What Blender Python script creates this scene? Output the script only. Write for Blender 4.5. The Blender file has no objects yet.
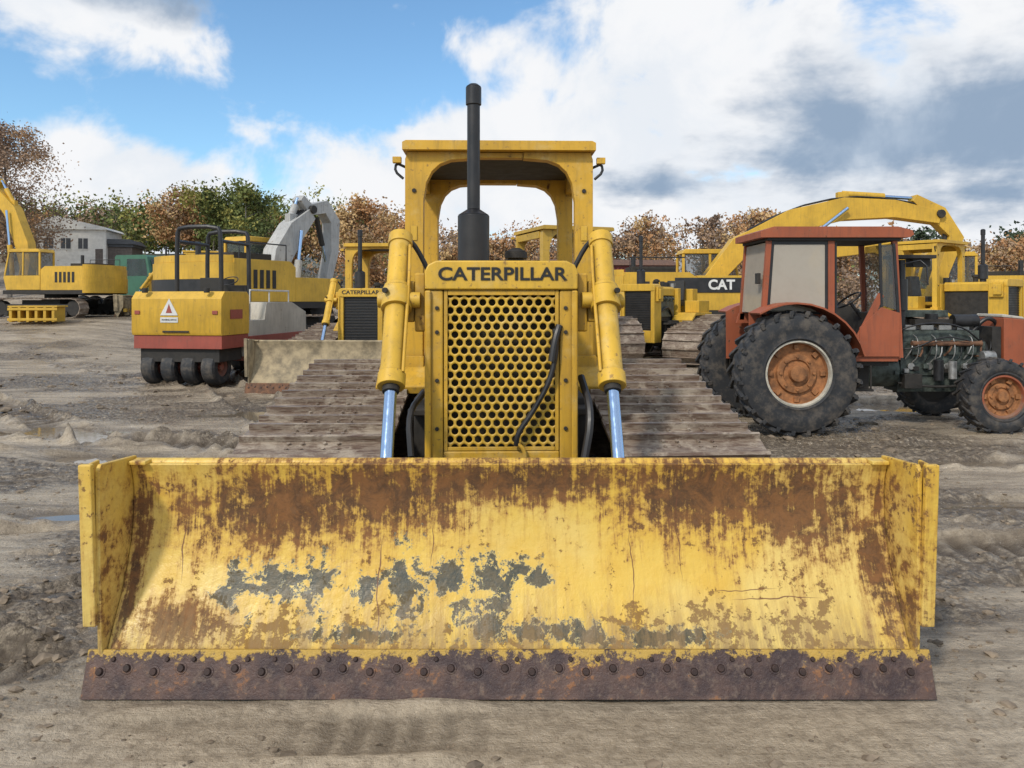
import bpy, bmesh, math, random, time
import numpy as np
from mathutils import Vector, Matrix, Euler
random.seed(7); np.random.seed(7)
R=math.radians
scene=bpy.context.scene
T0=time.time()
def tick(s): print(s,round(time.time()-T0,1))

# ------------------------------------------------------------ node helpers
class NT:
    def __init__(s,tree): s.t=tree; s.n=tree.nodes; s.l=tree.links
    def new(s,ty,**k):
        n=s.n.new(ty)
        for a,b in k.items(): setattr(n,a,b)
        return n
    def put(s,sock,v):
        if v is None: return
        if isinstance(v,bpy.types.NodeSocket): s.l.new(v,sock)
        else:
            if isinstance(v,(tuple,list)) and len(v)==3 and sock.type=='RGBA': v=(*v,1)
            sock.default_value=v
    def m(s,op,a,b=None,c=None,clamp=False):
        n=s.new('ShaderNodeMath',operation=op,use_clamp=clamp)
        s.put(n.inputs[0],a); s.put(n.inputs[1],b)
        if c is not None: s.put(n.inputs[2],c)
        return n.outputs[0]
    def vm(s,op,a,b=None,scale=None):
        n=s.new('ShaderNodeVectorMath',operation=op)
        s.put(n.inputs[0],a)
        if b is not None: s.put(n.inputs[1],b)
        if scale is not None: s.put(n.inputs['Scale'],scale)
        return n.outputs['Value'] if op in('LENGTH','DOT_PRODUCT') else n.outputs[0]
    def noise(s,v,sc,det=4,ro=.55,dist=0,color=False):
        n=s.new('ShaderNodeTexNoise'); s.put(n.inputs['Vector'],v)
        n.inputs['Scale'].default_value=sc; n.inputs['Detail'].default_value=min(det,6)
        n.inputs['Roughness'].default_value=ro; n.inputs['Distortion'].default_value=dist
        return n.outputs['Color'] if color else n.outputs[0]
    def voro(s,v,sc,rnd=1.):
        n=s.new('ShaderNodeTexVoronoi'); s.put(n.inputs['Vector'],v); n.inputs['Scale'].default_value=sc; n.inputs['Randomness'].default_value=rnd
        return n.outputs['Distance']
    def attr(s,name):
        n=s.new('ShaderNodeAttribute');n.attribute_name=name;return n.outputs['Fac']
    def mr(s,v,a,b,c=0.,d=1.,smooth=True):
        n=s.new('ShaderNodeMapRange'); n.clamp=True
        if smooth: n.interpolation_type='SMOOTHSTEP'
        s.put(n.inputs[0],v)
        for i,x in enumerate((a,b,c,d)): s.put(n.inputs[i+1],x)
        return n.outputs[0]
    def mix(s,f,a,b,bt='MIX'):
        n=s.new('ShaderNodeMix',data_type='RGBA',blend_type=bt)
        s.put(n.inputs[0],f); s.put(n.inputs[6],a); s.put(n.inputs[7],b)
        return n.outputs[2]
    def bump(s,h,st=.3,d=.01,nrm=None):
        n=s.new('ShaderNodeBump'); s.put(n.inputs['Height'],h)
        n.inputs['Strength'].default_value=st; n.inputs['Distance'].default_value=d
        if nrm is not None: s.put(n.inputs['Normal'],nrm)
        return n.outputs[0]
    def blob(s,v,c,r,soft=None):
        a=s.vm('SUBTRACT',v,(c[0],c[1],c[2]))
        a=s.vm('MULTIPLY',a,(1/r[0] if r[0] else 0,1/r[1] if r[1] else 0,1/r[2] if r[2] else 0))
        return s.m('SUBTRACT',1.,s.vm('LENGTH',a))
    def maxl(s,L):
        o=L[0]
        for x in L[1:]: o=s.m('MAXIMUM',o,x)
        return o
def newmat(name):
    m=bpy.data.materials.new(name); m.use_nodes=True
    t=NT(m.node_tree); b=m.node_tree.nodes['Principled BSDF']
    return m,t,b
def objco(t): return t.new('ShaderNodeTexCoord').outputs['Object']
def wpos(t): return t.new('ShaderNodeNewGeometry').outputs['Position']

MUD=(.20,.16,.12)
def paint(name,col,dirt=.45,rust=.35,rough=.45,low=.9,rustcol=(.15,.062,.028),ao=False):
    m,t,b=newmat(name); v=objco(t); w=wpos(t)
    n1=t.noise(v,1.7,4,.6); n2=t.noise(v,9,6,.7); n3=t.noise(t.vm('MULTIPLY',v,(7,7,.8)),3,5,.65)
    c=t.mix(t.mr(n1,.3,.75),col,tuple(x*.74 for x in col))
    c=t.mix(t.m('MULTIPLY',t.mr(n3,.45,.72),dirt*.8),c,tuple(x*.42+.02 for x in col))
    z=t.new('ShaderNodeSeparateXYZ'); t.put(z.inputs[0],w)
    lowm=t.mr(z.outputs[2],low,0.)
    dm=t.m('MULTIPLY',t.mr(t.m('ADD',n2,t.m('MULTIPLY',lowm,.4)),.55,.82),dirt,clamp=True)
    c=t.mix(dm,c,MUD)
    th=.72-.12*rust
    rm=t.m('MULTIPLY',t.mr(t.m('ADD',t.m('MULTIPLY',n2,.7),t.m('MULTIPLY',n3,.3)),th-.06,th-.02),min(1,rust*2.4))
    c=t.mix(rm,c,t.mix(n2,rustcol,tuple(x*.5 for x in rustcol)))
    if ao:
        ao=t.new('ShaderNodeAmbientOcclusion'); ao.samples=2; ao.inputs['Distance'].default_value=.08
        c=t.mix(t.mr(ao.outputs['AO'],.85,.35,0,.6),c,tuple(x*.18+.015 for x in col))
        nv=t.noise(v,28,5,.7)
        c=t.mix(t.mr(nv,.60,.66,0,.7),c,(.20,.11,.04))
        c=t.mix(t.mr(t.noise(v,4,5,.7),.5,.75,0,.4),c,(.62,.50,.24))
    t.put(b.inputs['Base Color'],c)
    t.put(b.inputs['Roughness'],t.m('ADD',t.m('MULTIPLY',t.m('MAXIMUM',rm,dm),.35),t.mr(n2,.2,.8,rough-.08,rough+.15)))
    t.put(b.inputs['Normal'],t.bump(t.m('SUBTRACT',t.m('MULTIPLY',n1,.6),t.m('MULTIPLY',rm,.15)),.35,.02))
    return m
def plain(name,col,rough=.6,metal=0.,var=.35,sc=8,bump=.3):
    m,t,b=newmat(name); v=objco(t)
    n=t.noise(v,sc,6,.65)
    c=t.mix(t.mr(n,.3,.72),tuple(x*(1-var) for x in col),tuple(min(1,x*(1+var)) for x in col))
    t.put(b.inputs['Base Color'],c); t.put(b.inputs['Roughness'],t.mr(n,.3,.7,rough-.1,min(1,rough+.12)))
    b.inputs['Metallic'].default_value=metal
    t.put(b.inputs['Normal'],t.bump(n,bump,.01))
    return m
M={}
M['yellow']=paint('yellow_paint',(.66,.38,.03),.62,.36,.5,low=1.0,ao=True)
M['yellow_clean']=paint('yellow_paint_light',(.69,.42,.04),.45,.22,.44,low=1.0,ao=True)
M['yellow_far']=paint('yellow_paint_far',(.68,.41,.04),.5,.3,.5,low=1.0)
M['yellow_old']=paint('yellow_paint_old',(.56,.35,.05),.55,.5,low=.8)
M['red']=paint('faded_orange_red_paint',(.36,.095,.04),.65,.5,.55)
M['redroller']=paint('roller_red_paint',(.34,.075,.05),.5,.3,.5,low=.8)
M['rustred']=paint('rust_red_sheet',(.20,.045,.04),.4,.5,.7,low=.8)
M['cream']=paint('cream_paint',(.54,.51,.44),.5,.3,.5,low=.8)
M['white']=paint('white_paint',(.72,.72,.70),.3,.1,.5,low=.8)
M['green']=paint('green_paint',(.06,.18,.12),.45,.25,.5,low=.8)
M['boomgrey']=paint('grey_boom_paint',(.46,.46,.45),.8,.45,.55,low=.8)
M['black']=plain('black_paint',(.018,.018,.02),.45,0,.4,6,.15)
M['dark']=plain('dark_grease',(.026,.023,.02),.7,0,.5,8,.5)
M['engine']=plain('engine_metal',(.07,.085,.075),.55,.3,.6,10,.5)
M['seat']=plain('seat_vinyl',(.02,.02,.02),.6)
M['alu']=plain('grey_metal',(.35,.35,.34),.45,.6,.35,10,.2)
M['rust']=plain('rust_steel',(.15,.075,.042),.8,.1,.5,12,.5)
M['muddyblade']=plain('muddy_blade',(.30,.24,.15),.75,0,.45,5,.5)
M['bolt']=plain('worn_bolt_heads',(.05,.03,.026),.6,.3,.4,20,.2)
M['rimrust']=plain('rusty_orange_rim',(.30,.13,.05),.75,0,.45,9,.4)
M['rimwhite']=plain('rim_cream',(.46,.43,.36),.7,0,.25,9,.3)
M['decal']=plain('decal_black',(.012,.012,.012),.5,0,.1,5,0)
M['decalw']=plain('decal_white',(.7,.7,.68),.5,0,.1,5,0)
def chrome():
    m,t,b=newmat('chrome_rod'); b.inputs['Metallic'].default_value=1
    b.inputs['Base Color'].default_value=(.36,.50,.72,1)
    n=t.noise(objco(t),20,3); t.put(b.inputs['Roughness'],t.mr(n,.3,.7,.12,.26)); return m
M['chrome']=chrome()
def rubber():
    m,t,b=newmat('tyre_rubber'); v=objco(t); n=t.noise(v,7,6,.7)
    c=t.mix(t.mr(n,.42,.70),(.022,.024,.028),(.10,.085,.07))
    t.put(b.inputs['Base Color'],c); b.inputs['Roughness'].default_value=.7
    t.put(b.inputs['Normal'],t.bump(n,.25,.01)); return m
M['rubber']=rubber()
def tracksteel():
    m,t,b=newmat('track_steel'); v=objco(t)
    n=t.noise(v,5,6,.7); n2=t.noise(t.vm('MULTIPLY',v,(1,6,6)),7,5,.6)
    c=t.mix(t.mr(n2,.35,.65),(.12,.075,.052),(.30,.245,.19))
    c=t.mix(t.mr(n,.48,.62),c,(.36,.30,.235))
    c=t.mix(t.mr(n2,.54,.66,0,.8),c,(.095,.048,.03))
    t.put(b.inputs['Base Color'],c); t.put(b.inputs['Roughness'],t.mr(n,.3,.7,.3,.7))
    t.put(b.inputs['Normal'],t.bump(t.m('ADD',n,n2),.6,.015)); return m
M['track']=tracksteel()
def glass(name,col,alpha):
    m,t,b=newmat(name); n=t.noise(objco(t),3,5,.6)
    t.put(b.inputs['Base Color'],t.mix(n,col,tuple(x*.6 for x in col)))
    t.put(b.inputs['Alpha'],t.mr(n,.3,.7,alpha-.12,min(1,alpha+.12)))
    b.inputs['Roughness'].default_value=.1; return m
M['glass']=glass('dusty_glass',(.10,.12,.13),.45)
M['glassdirty']=glass('dirty_window_film',(.56,.50,.42),.80)
def radiator():
    m,t,b=newmat('radiator_core'); v=objco(t)
    w=t.new('ShaderNodeTexWave',wave_type='BANDS',bands_direction='X'); t.put(w.inputs[0],v); w.inputs['Scale'].default_value=40
    t.put(b.inputs['Base Color'],t.mix(w.outputs[0],(.014,.012,.008),(.07,.055,.03))); b.inputs['Roughness'].default_value=.8
    return m
M['radiator']=radiator()

def bladepaint():
    m,t,b=newmat('worn_blade_paint'); v=objco(t)
    s=t.new('ShaderNodeSeparateXYZ'); t.put(s.inputs[0],v)
    nb=t.noise(v,3.5,6,.68); nf=t.noise(v,20,6,.75); nm=t.noise(v,8,6,.75,.5)
    ns=t.noise(t.vm('MULTIPLY',v,(9,1,1.1)),2.6,6,.72)
    nt=t.noise(t.vm('MULTIPLY',v,(30,1,2.0)),2.2,5,.7)
    base=t.mix(t.mr(nb,.3,.7),(.70,.475,.085),(.64,.39,.05))
    base=t.mix(t.mr(t.noise(v,1.3,4,.6),.42,.65,0,.6),base,(.72,.56,.20))
    base=t.mix(t.mr(ns,.46,.70,0,.42),base,(.44,.25,.05))
    base=t.mix(t.mr(nt,.58,.75,0,.4),base,(.34,.18,.05))
    B=lambda cx,cz,rx,rz:t.blob(v,(cx,0,cz),(rx,0,rz))
    rb=t.maxl([B(-1.15,.77,.58,.24),B(-.62,.83,.48,.22),B(0,.90,.85,.13),B(.98,.83,.58,.22),B(1.42,.78,.45,.28),B(-1.55,.28,.22,.11),B(1.80,.5,.10,.4),B(-1.82,.5,.06,.5)])
    rf=t.m('ADD',rb,t.m('ADD',t.m('MULTIPLY',t.m('SUBTRACT',ns,.5),2.2),t.m('ADD',t.m('MULTIPLY',t.m('SUBTRACT',nf,.5),2.6),t.m('ADD',t.m('MULTIPLY',t.m('SUBTRACT',nm,.5),1.8),t.m('MULTIPLY',t.m('SUBTRACT',nt,.5),1.2)))))
    stain=t.mr(rf,-.45,.50,0,.75); rust=t.mr(rf,.05,.60)
    c=t.mix(stain,base,(.38,.18,.04))
    c=t.mix(t.m('MULTIPLY',rust,.9),c,t.mix(t.mr(nm,.40,.62),(.055,.026,.018),(.18,.075,.028)))
    low=t.mr(s.outputs[2],.45,.16)
    cf=t.m('ADD',nf,t.m('ADD',t.m('MULTIPLY',low,.12),t.m('MULTIPLY',t.m('SUBTRACT',nb,.5),.6)))
    ch=t.mr(cf,.61,.65)
    c=t.mix(t.m('MULTIPLY',ch,.8),c,(.16,.08,.035))
    db=t.maxl([B(-1.30,.41,.13,.10),B(-1.12,.44,.17,.08),B(-.92,.43,.09,.15),B(-.68,.40,.07,.08),B(-.50,.42,.10,.19),B(-.27,.47,.15,.07),B(-.07,.47,.22,.12),B(.16,.45,.09,.06),B(-.1,.29,.15,.11),B(.12,.25,.3,.05),B(-.7,.23,.3,.04),B(.75,.22,.25,.05),B(.35,.23,.2,.06)])
    df=t.m('ADD',db,t.m('ADD',t.m('MULTIPLY',t.m('SUBTRACT',nm,.5),4.2),t.m('MULTIPLY',t.m('SUBTRACT',nf,.5),3.0)))
    c=t.mix(t.mr(df,.16,.34,0,.8),c,(.29,.30,.21))
    c=t.mix(t.mr(df,.29,.42,0,.93),c,t.mix(t.mr(nf,.4,.6),(.028,.034,.030),(.09,.07,.038)))
    wv=t.vm('ADD',v,t.vm('SCALE',t.vm('SUBTRACT',t.noise(v,3.2,3,.5,0,True),(.5,.5,.5)),None,.13))
    L=lambda cx,cz,rx,rz:t.blob(wv,(cx,0,cz),(rx,0,rz))
    ln=t.maxl([L(.83,.66,.0035,.26),L(.60,.48,.003,.22),L(-.62,.42,.004,.26),L(1.15,.40,.18,.003),L(-1.6,.6,.003,.2),L(1.3,.36,.25,.0035),L(-.38,.6,.003,.13)])
    c=t.mix(t.mr(ln,0,.5,0,.9),c,(.15,.06,.025))
    c=t.mix(t.m('MULTIPLY',low,t.mr(ns,.34,.60,0,.7)),c,(.29,.19,.09))
    t.put(b.inputs['Base Color'],c)
    t.put(b.inputs['Roughness'],t.m('ADD',t.mr(nb,.3,.7,.38,.54),t.m('MULTIPLY',t.m('MAXIMUM',rust,ch),.4)))
    h=t.m('SUBTRACT',t.m('MULTIPLY',nb,1.2),t.m('ADD',t.m('MULTIPLY',rust,.12),t.m('MULTIPLY',ch,.14)))
    t.put(b.inputs['Normal'],t.bump(h,.4,.03))
    return m
M['blade']=bladepaint()
def edgesteel():
    m,t,b=newmat('worn_cutting_edge_steel'); v=objco(t)
    s=t.new('ShaderNodeSeparateXYZ'); t.put(s.inputs[0],v)
    n=t.noise(v,6,6,.7); n2=t.noise(v,22,6,.75)
    c=t.mix(t.mr(n,.35,.65),(.050,.032,.033),(.12,.072,.058))
    c=t.mix(t.mr(n2,.5,.66,0,.7),c,(.19,.14,.11))
    c=t.mix(t.mr(t.m('ADD',n,n2),1.10,1.22,0,.75),c,(.28,.12,.045))
    f=t.m('ADD',t.m('MULTIPLY',s.outputs[2],2.6),t.m('MULTIPLY',t.m('ADD',n,n2),.62))
    ym=t.mr(f,1.03,1.10)
    c=t.mix(t.m('MULTIPLY',ym,.85),c,(.56,.36,.07))
    t.put(b.inputs['Base Color'],c); t.put(b.inputs['Roughness'],t.mr(n2,.3,.7,.34,.68)); b.inputs['Metallic'].default_value=.1
    t.put(b.inputs['Normal'],t.bump(t.m('ADD',n,n2),.6,.015)); return m
M['edge']=edgesteel()

# ------------------------------------------------------------ mesh builder
class MB:
    def __init__(s,off=(0,0,0)): s.v=[];s.f=[];s.m=[];s.off=Vector(off);s.mats=[]
    def mi(s,k):
        if k not in s.mats: s.mats.append(k)
        return s.mats.index(k)
    def add(s,vs,fs,mat):
        b=len(s.v); i=s.mi(mat);ox,oy,oz=s.off
        s.v+= [(p[0]+ox,p[1]+oy,p[2]+oz) for p in vs]
        for f in fs: s.f.append([b+k for k in f]); s.m.append(i)
    def obox(s,c,hx,hy,hz,mat):
        c=Vector(c);vs=[]
        for k in (-1,1):
            for j in (-1,1):
                for i in (-1,1): vs.append(c+hx*i+hy*j+hz*k)
        s.add(vs,[(0,2,3,1),(4,5,7,6),(0,1,5,4),(2,6,7,3),(0,4,6,2),(1,3,7,5)],mat)
    def box(s,c,sz,mat,rot=(0,0,0)):
        e=Euler([R(a) for a in rot]).to_matrix()
        s.obox(c,e@Vector((sz[0]/2,0,0)),e@Vector((0,sz[1]/2,0)),e@Vector((0,0,sz[2]/2)),mat)
    def b(s,x0,x1,y0,y1,z0,z1,mat): s.box(((x0+x1)/2,(y0+y1)/2,(z0+z1)/2),(x1-x0,y1-y0,z1-z0),mat)
    def frame(s,d):
        d=d.normalized(); a=Vector((0,0,1)) if abs(d.z)<.9 else Vector((1,0,0))
        u=d.cross(a).normalized(); return u,d.cross(u).normalized()
    def cyl(s,p0,p1,r0,mat,r1=None,seg=16):
        p0=Vector(p0);p1=Vector(p1); r1=r0 if r1 is None else r1
        u,w=s.frame(p1-p0); vs=[]
        for p,r in((p0,r0),(p1,r1)):
            for i in range(seg):
                a=2*math.pi*i/seg; vs.append(p+u*math.cos(a)*r+w*math.sin(a)*r)
        fs=[(i,(i+1)%seg,seg+(i+1)%seg,seg+i) for i in range(seg)]
        fs+= [tuple(range(seg))[::-1],tuple(range(seg,2*seg))]
        s.add(vs,fs,mat)
    def tube(s,pts,r,mat,seg=8,smooth=0):
        P=[Vector(p) for p in pts]
        for _ in range(smooth):
            Q=[P[0]]
            for a,b2 in zip(P[:-1],P[1:]): Q+=[a.lerp(b2,.25),a.lerp(b2,.75)]
            P=Q+[P[-1]]
        rs=r if isinstance(r,(list,tuple)) else [r]*len(P)
        vs=[];u=None
        for i,p in enumerate(P):
            d=(P[min(i+1,len(P)-1)]-P[max(i-1,0)]).normalized()
            if u is None: u,w=s.frame(d)
            else:
                u=(u-d*u.dot(d)).normalized(); w=d.cross(u)
            rr=rs[min(i,len(rs)-1)]
            for k in range(seg):
                a=2*math.pi*k/seg; vs.append(p+u*math.cos(a)*rr+w*math.sin(a)*rr)
        fs=[]
        for i in range(len(P)-1):
            for k in range(seg):
                a=i*seg;fs.append((a+k,a+(k+1)%seg,a+seg+(k+1)%seg,a+seg+k))
        fs+=[tuple(range(seg))[::-1],tuple(range((len(P)-1)*seg,len(P)*seg))]
        s.add(vs,fs,mat)
    def prism(s,pts,ax,a0,a1,mat):
        def mk(p,a): return {'x':(a,p[0],p[1]),'y':(p[0],a,p[1]),'z':(p[0],p[1],a)}[ax]
        n=len(pts); vs=[mk(p,a0) for p in pts]+[mk(p,a1) for p in pts]
        s.add(vs,[(i,(i+1)%n,n+(i+1)%n,n+i) for i in range(n)]+[tuple(range(n))[::-1],tuple(range(n,2*n))],mat)
    def lathe(s,prof,c,ax,mat,seg=40):
        c=Vector(c);ax=Vector(ax).normalized();u,w=s.frame(ax);vs=[];n=len(prof)
        for i in range(seg):
            a=2*math.pi*i/seg
            for r,h in prof: vs.append(c+ax*h+(u*math.cos(a)+w*math.sin(a))*r)
        fs=[]
        for i in range(seg):
            j=(i+1)%seg
            for k in range(n-1): fs.append((i*n+k,j*n+k,j*n+k+1,i*n+k+1))
        s.add(vs,fs,mat)
    def beam(s,pts,th,y0,y1,mat):   # pts in xz plane
        n=len(pts);up=[];dn=[]
        for i in range(n):
            a=Vector(pts[max(i-1,0)]);b=Vector(pts[min(i+1,n-1)]);d=(b-a).normalized();nn=Vector((-d.y,d.x))
            p=Vector(pts[i]);up.append(p+nn*th[i]/2);dn.append(p-nn*th[i]/2)
        s.prism([tuple(p) for p in up+dn[::-1]],'y',y0,y1,mat)
    def build(s,name,parent=None,bevel=0,seg=2,recalc=True,ang=35):
        me=bpy.data.meshes.new(name); me.from_pydata(s.v,[],s.f)
        for k in s.mats: me.materials.append(M[k])
        me.polygons.foreach_set('material_index',s.m)
        if recalc:
            bm=bmesh.new();bm.from_mesh(me);bmesh.ops.recalc_face_normals(bm,faces=bm.faces);bm.to_mesh(me);bm.free()
        me.polygons.foreach_set('use_smooth',[True]*len(me.polygons)); me.set_sharp_from_angle(angle=R(ang))
        ob=bpy.data.objects.new(name,me); scene.collection.objects.link(ob)
        if parent: ob.parent=parent
        if bevel:
            bv=ob.modifiers.new('bevel','BEVEL');bv.width=bevel;bv.segments=seg;bv.limit_method='ANGLE';bv.angle_limit=R(40);bv.harden_normals=True
        return ob
def empty(name,loc=(0,0,0),yaw=0,sc=1,parent=None):
    e=bpy.data.objects.new(name,None);scene.collection.objects.link(e);e.location=loc;e.rotation_euler=(0,0,R(yaw));e.scale=(sc,)*3
    e.empty_display_size=.3
    if parent:e.parent=parent
    return e
def text(s,name,loc,size,parent,rot=(90,0,0),mat='decal',bold=.0,sx=1):
    c=bpy.data.curves.new(name,'FONT');c.body=s;c.size=size;c.align_x='CENTER';c.align_y='CENTER';c.extrude=.002;c.offset=bold
    o=bpy.data.objects.new(name,c);scene.collection.objects.link(o);o.location=loc;o.rotation_euler=[R(a) for a in rot];o.scale=(sx,1,1)
    o.data.materials.append(M[mat]);o.parent=parent;return o
def hull(c1,c2):
    P=[]
    for (u,z,r) in(c1,c2):
        for i in range(96):
            a=2*math.pi*i/96;P.append((u+r*math.cos(a),z+r*math.sin(a)))
    P=sorted(set(P))
    def half(P):
        H=[]
        for p in P:
            while len(H)>1 and (H[-1][0]-H[-2][0])*(p[1]-H[-2][1])-(H[-1][1]-H[-2][1])*(p[0]-H[-2][0])<=0:H.pop()
            H.append(p)
        return H
    a=half(P);b=half(P[::-1]);return a[:-1]+b[:-1]
def track(mb,c1,c2,lat0,lat1,npad,axis='y',mat='track',gr=.055,detail=True):
    H=hull(c1,c2);H.append(H[0]);H=[Vector(p) for p in H]
    L=[0]
    for a,b in zip(H[:-1],H[1:]):L.append(L[-1]+(b-a).length)
    tot=L[-1];pitch=tot/npad
    def at(s_):
        s_%=tot
        for i in range(len(L)-1):
            if L[i+1]>=s_: return H[i].lerp(H[i+1],(s_-L[i])/max(1e-9,L[i+1]-L[i]))
    V=(lambda l,u,z:Vector((l,u,z))) if axis=='y' else (lambda l,u,z:Vector((u,l,z)))
    lc=(lat0+lat1)/2;lw=(lat1-lat0)/2
    for k in range(npad):
        a=at(k*pitch);b=at((k+.99)*pitch);t_=(b-a).normalized();n=Vector((t_.y,-t_.x));c=(a+b)/2
        T=V(0,t_.x,t_.y);Nn=V(0,n.x,n.y)
        C=V(lc+random.uniform(-.006,.006),c.x,c.y)+Nn*random.uniform(-.004,.004)
        tw=V(0,t_.x,t_.y)*random.uniform(-.006,.006)
        mb.obox(C,V(lw,0,0)+tw,T*pitch*.5,Nn*.013,mat)
        g=C+T*(-pitch*.42)+Nn*(gr/2+.012)
        mb.obox(g,V(lw-.004,0,0)+tw,T*.012,Nn*gr/2,mat)
        if not detail: continue
        g=C+T*(pitch*.36)+Nn*(.018)
        mb.obox(g,V(lw-.01,0,0)+tw,T*.035,Nn*.006,mat)
        for q in(-.09,.09):
            mb.obox(C+V(q,0,0)-Nn*.06,V(.02,0,0),T*pitch*.48,Nn*.045,'dark')
        for q in(-.16,-.07,.07,.16):
            for q2 in (-.2,.12):
                p=C+V(q,0,0)+T*pitch*q2+Nn*.012
                mb.cyl(p,p+Nn*.016,.013,mat,seg=6)
# ------------------------------------------------------------ bulldozer
def bulldozer(name,loc,yaw=0,sc=1,main=False,blade=True,canopy=True,guard='open',bodyyaw=0,col='yellow',bm_='blade',lettering=False):
    root=empty(name,loc,yaw,sc); O=(0,-3.36,0); lt='yellow_clean' if main else col; em='edge' if main else 'rust'
    if blade:
        mb=MB(O);K=.958
        front=[(3.41,.03),(3.435,.18),(3.50,.30),(3.56,.40),(3.615,.52),(3.655,.64),(3.675,.76),(3.68,.88),(3.67,.96),(3.645,1.035)]
        back=[(3.70,1.035),(3.72,.9),(3.715,.76),(3.70,.64),(3.66,.5),(3.60,.38),(3.55,.3),(3.50,.12),(3.47,.03)]
        mb.prism([(a,z*K) for a,z in front+back],'x',-1.868,1.868,bm_)
        mb.cyl((-1.868,3.70,.985),(1.868,3.70,.985),.026,bm_,seg=14)
        for sgn in(-1,1):
            pl=[(3.425,.02),(3.40,.20),(3.385,.60),(3.378,1.02),(3.40,1.045),(3.72,1.02),(3.73,.5),(3.5,.02)]
            a,b_=sorted((sgn*1.870,sgn*1.892)); mb.prism(pl,'x',a,b_,bm_)
            mb.box((sgn*1.917,3.372,.680),(.060,.03,.75),bm_,rot=(3,0,0))
            mb.box((sgn*1.938,3.45,.680),(.018,.12,.73),bm_,rot=(3,0,0))
            mb.b(min(sgn*1.865,sgn*1.78),max(sgn*1.865,sgn*1.78),3.62,3.70,.99,1.010,bm_)
        for x in(-1.4,-.7,.7,1.4): mb.prism([(3.70,.1),(3.72,.9),(3.88,.78),(3.88,.15)],'x',x-.02,x+.02,bm_)
        mb.b(-1.8,1.8,3.72,3.84,.28,.42,col)
        mb.build('moldboard',root,.006)
        mb=MB(O)
        mb.prism([(3.345,-.01),(3.375,-.01),(3.436,.180),(3.410,.188)],'x',-1.94,1.94,em)
        k=0;x=-1.87
        n=Vector((0,-.945,.328))
        while x<1.90:
            z=.105+ (.010 if k%2 else -.004); y=3.345+(z+.01)*.328
            p=Vector((x,y,z)); mb.cyl(p-n*.01,p+n*.014,.021,'bolt',seg=12,r1=.015);mb.cyl(p-n*.01,p+n*.003,.028,em,seg=12)
            if k%3!=1:
                z2=.150;p=Vector((x+.055,3.345+(z2+.01)*.328,z2));mb.cyl(p-n*.01,p+n*.010,.014,'bolt',seg=8,r1=.010)
            x+=.1235;k+=1
        mb.build('cutting_edge',root,.003,1)
        mb=MB(O)
        for sgn in(-1,1):
            mb.tube([(sgn*.45,3.86,.45),(sgn*.60,4.3,.42),(sgn*.64,4.9,.5),(sgn*.64,5.8,.5)],.085,'dark',10)
            mb.box((sgn*.62,3.86,.72),(.16,.2,.22),'dark')
        mb.build('push_frame',root,.008)
    body=empty('body_assembly',(-.018 if main else 0,0,0),bodyyaw,1,root)
    mb=MB(O)
    for sgn in(-1,1):
        a,b_=sorted((sgn*.72,sgn*1.70))
        track(mb,(4.90,.46,.42),(6.85,.66,.54),a,b_,34,detail=main,gr=.042)
        c=sgn*1.21
        mb.cyl((c-.12,4.90,.46),(c+.12,4.90,.46),.34,'dark',seg=32)
        mb.cyl((c-.10,6.85,.66),(c+.10,6.85,.66),.45,'dark',seg=32)
        mb.b(c-.16,c+.16,4.95,6.6,.28,.58,col)
        for i in range(6):
            y=5.15+i*.27; mb.cyl((c-.16,y,.2),(c+.16,y,.2),.11,'dark',seg=16)
        mb.cyl((c-.1,5.9,.88),(c+.1,5.9,.88),.07,'dark')
    mb.build('tracks',body)
    mb=MB(O); gx=.475
    for sgn in(-1,1):
        a,b_=sorted((sgn*.362,sgn*gx)); mb.b(a,b_,4.60,5.02,.55,1.862,col)
        mb.b(min(sgn*.435,sgn*gx),max(sgn*.435,sgn*gx),4.575,4.60,.55,1.86,col)
    pr=[(-gx,1.864),(gx,1.864),(gx,1.98),(gx-.02,2.02),(gx-.07,2.045),(-gx+.07,2.045),(-gx+.02,2.02),(-gx,1.98)]
    mb.prism(pr,'y',4.585,5.02,lt)
    mb.b(-.362,.362,4.60,4.68,.55,.86,col)
    mb.b(-.36,.36,4.80,4.90,.80,1.86,'radiator')
    for sgn in(-1,1):
        a,b_=sorted((sgn*.477,sgn*.545)); mb.b(a,b_,4.66,4.98,1.60,1.97,col)
        a,b_=sorted((sgn*.547,sgn*.60)); mb.b(a,b_,4.68,4.86,1.66,1.92,col)
        mb.b(min(sgn*.49,sgn*.64),max(sgn*.49,sgn*.64),5.1,6.0,1.0,1.05,'dark')
    mb.build('radiator_guard',body,.012)
    mb=MB(O)
    if guard=='open':
        hx=.058;rr=.0218;cols=12;rows=20;dz=hx*.866
        for j in range(rows):
            for i in range(cols+(j%2)):
                cx=(i-(cols-1)/2-(.5 if j%2 else 0))*hx; cz=1.835-j*dz
                vs=[];R0=hx/math.sqrt(3)
                for k in range(12):
                    a=math.pi/6*k+math.pi/6; ro=R0 if k%2==0 else R0*math.cos(math.pi/6)
                    x=cx+ro*math.cos(a);x=max(-.358,min(.358,x)); vs.append((x,4.625,cz+ro*math.sin(a)))
                for k in range(12):
                    a=math.pi/6*k+math.pi/6; x=cx+rr*math.cos(a);x=max(-.357,min(.357,x)); vs.append((x,4.625,cz+rr*math.sin(a)))
                mb.add(vs,[(k,(k+1)%12,12+(k+1)%12,12+k) for k in range(12)],lt)
        o=mb.build('grille',body,recalc=False)
        bm=bmesh.new();bm.from_mesh(o.data);bmesh.ops.remove_doubles(bm,verts=bm.verts,dist=.0008);bm.to_mesh(o.data);bm.free()
        sd=o.modifiers.new('thick','SOLIDIFY');sd.thickness=.012;sd.offset=0
        mb=MB(O)
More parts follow.
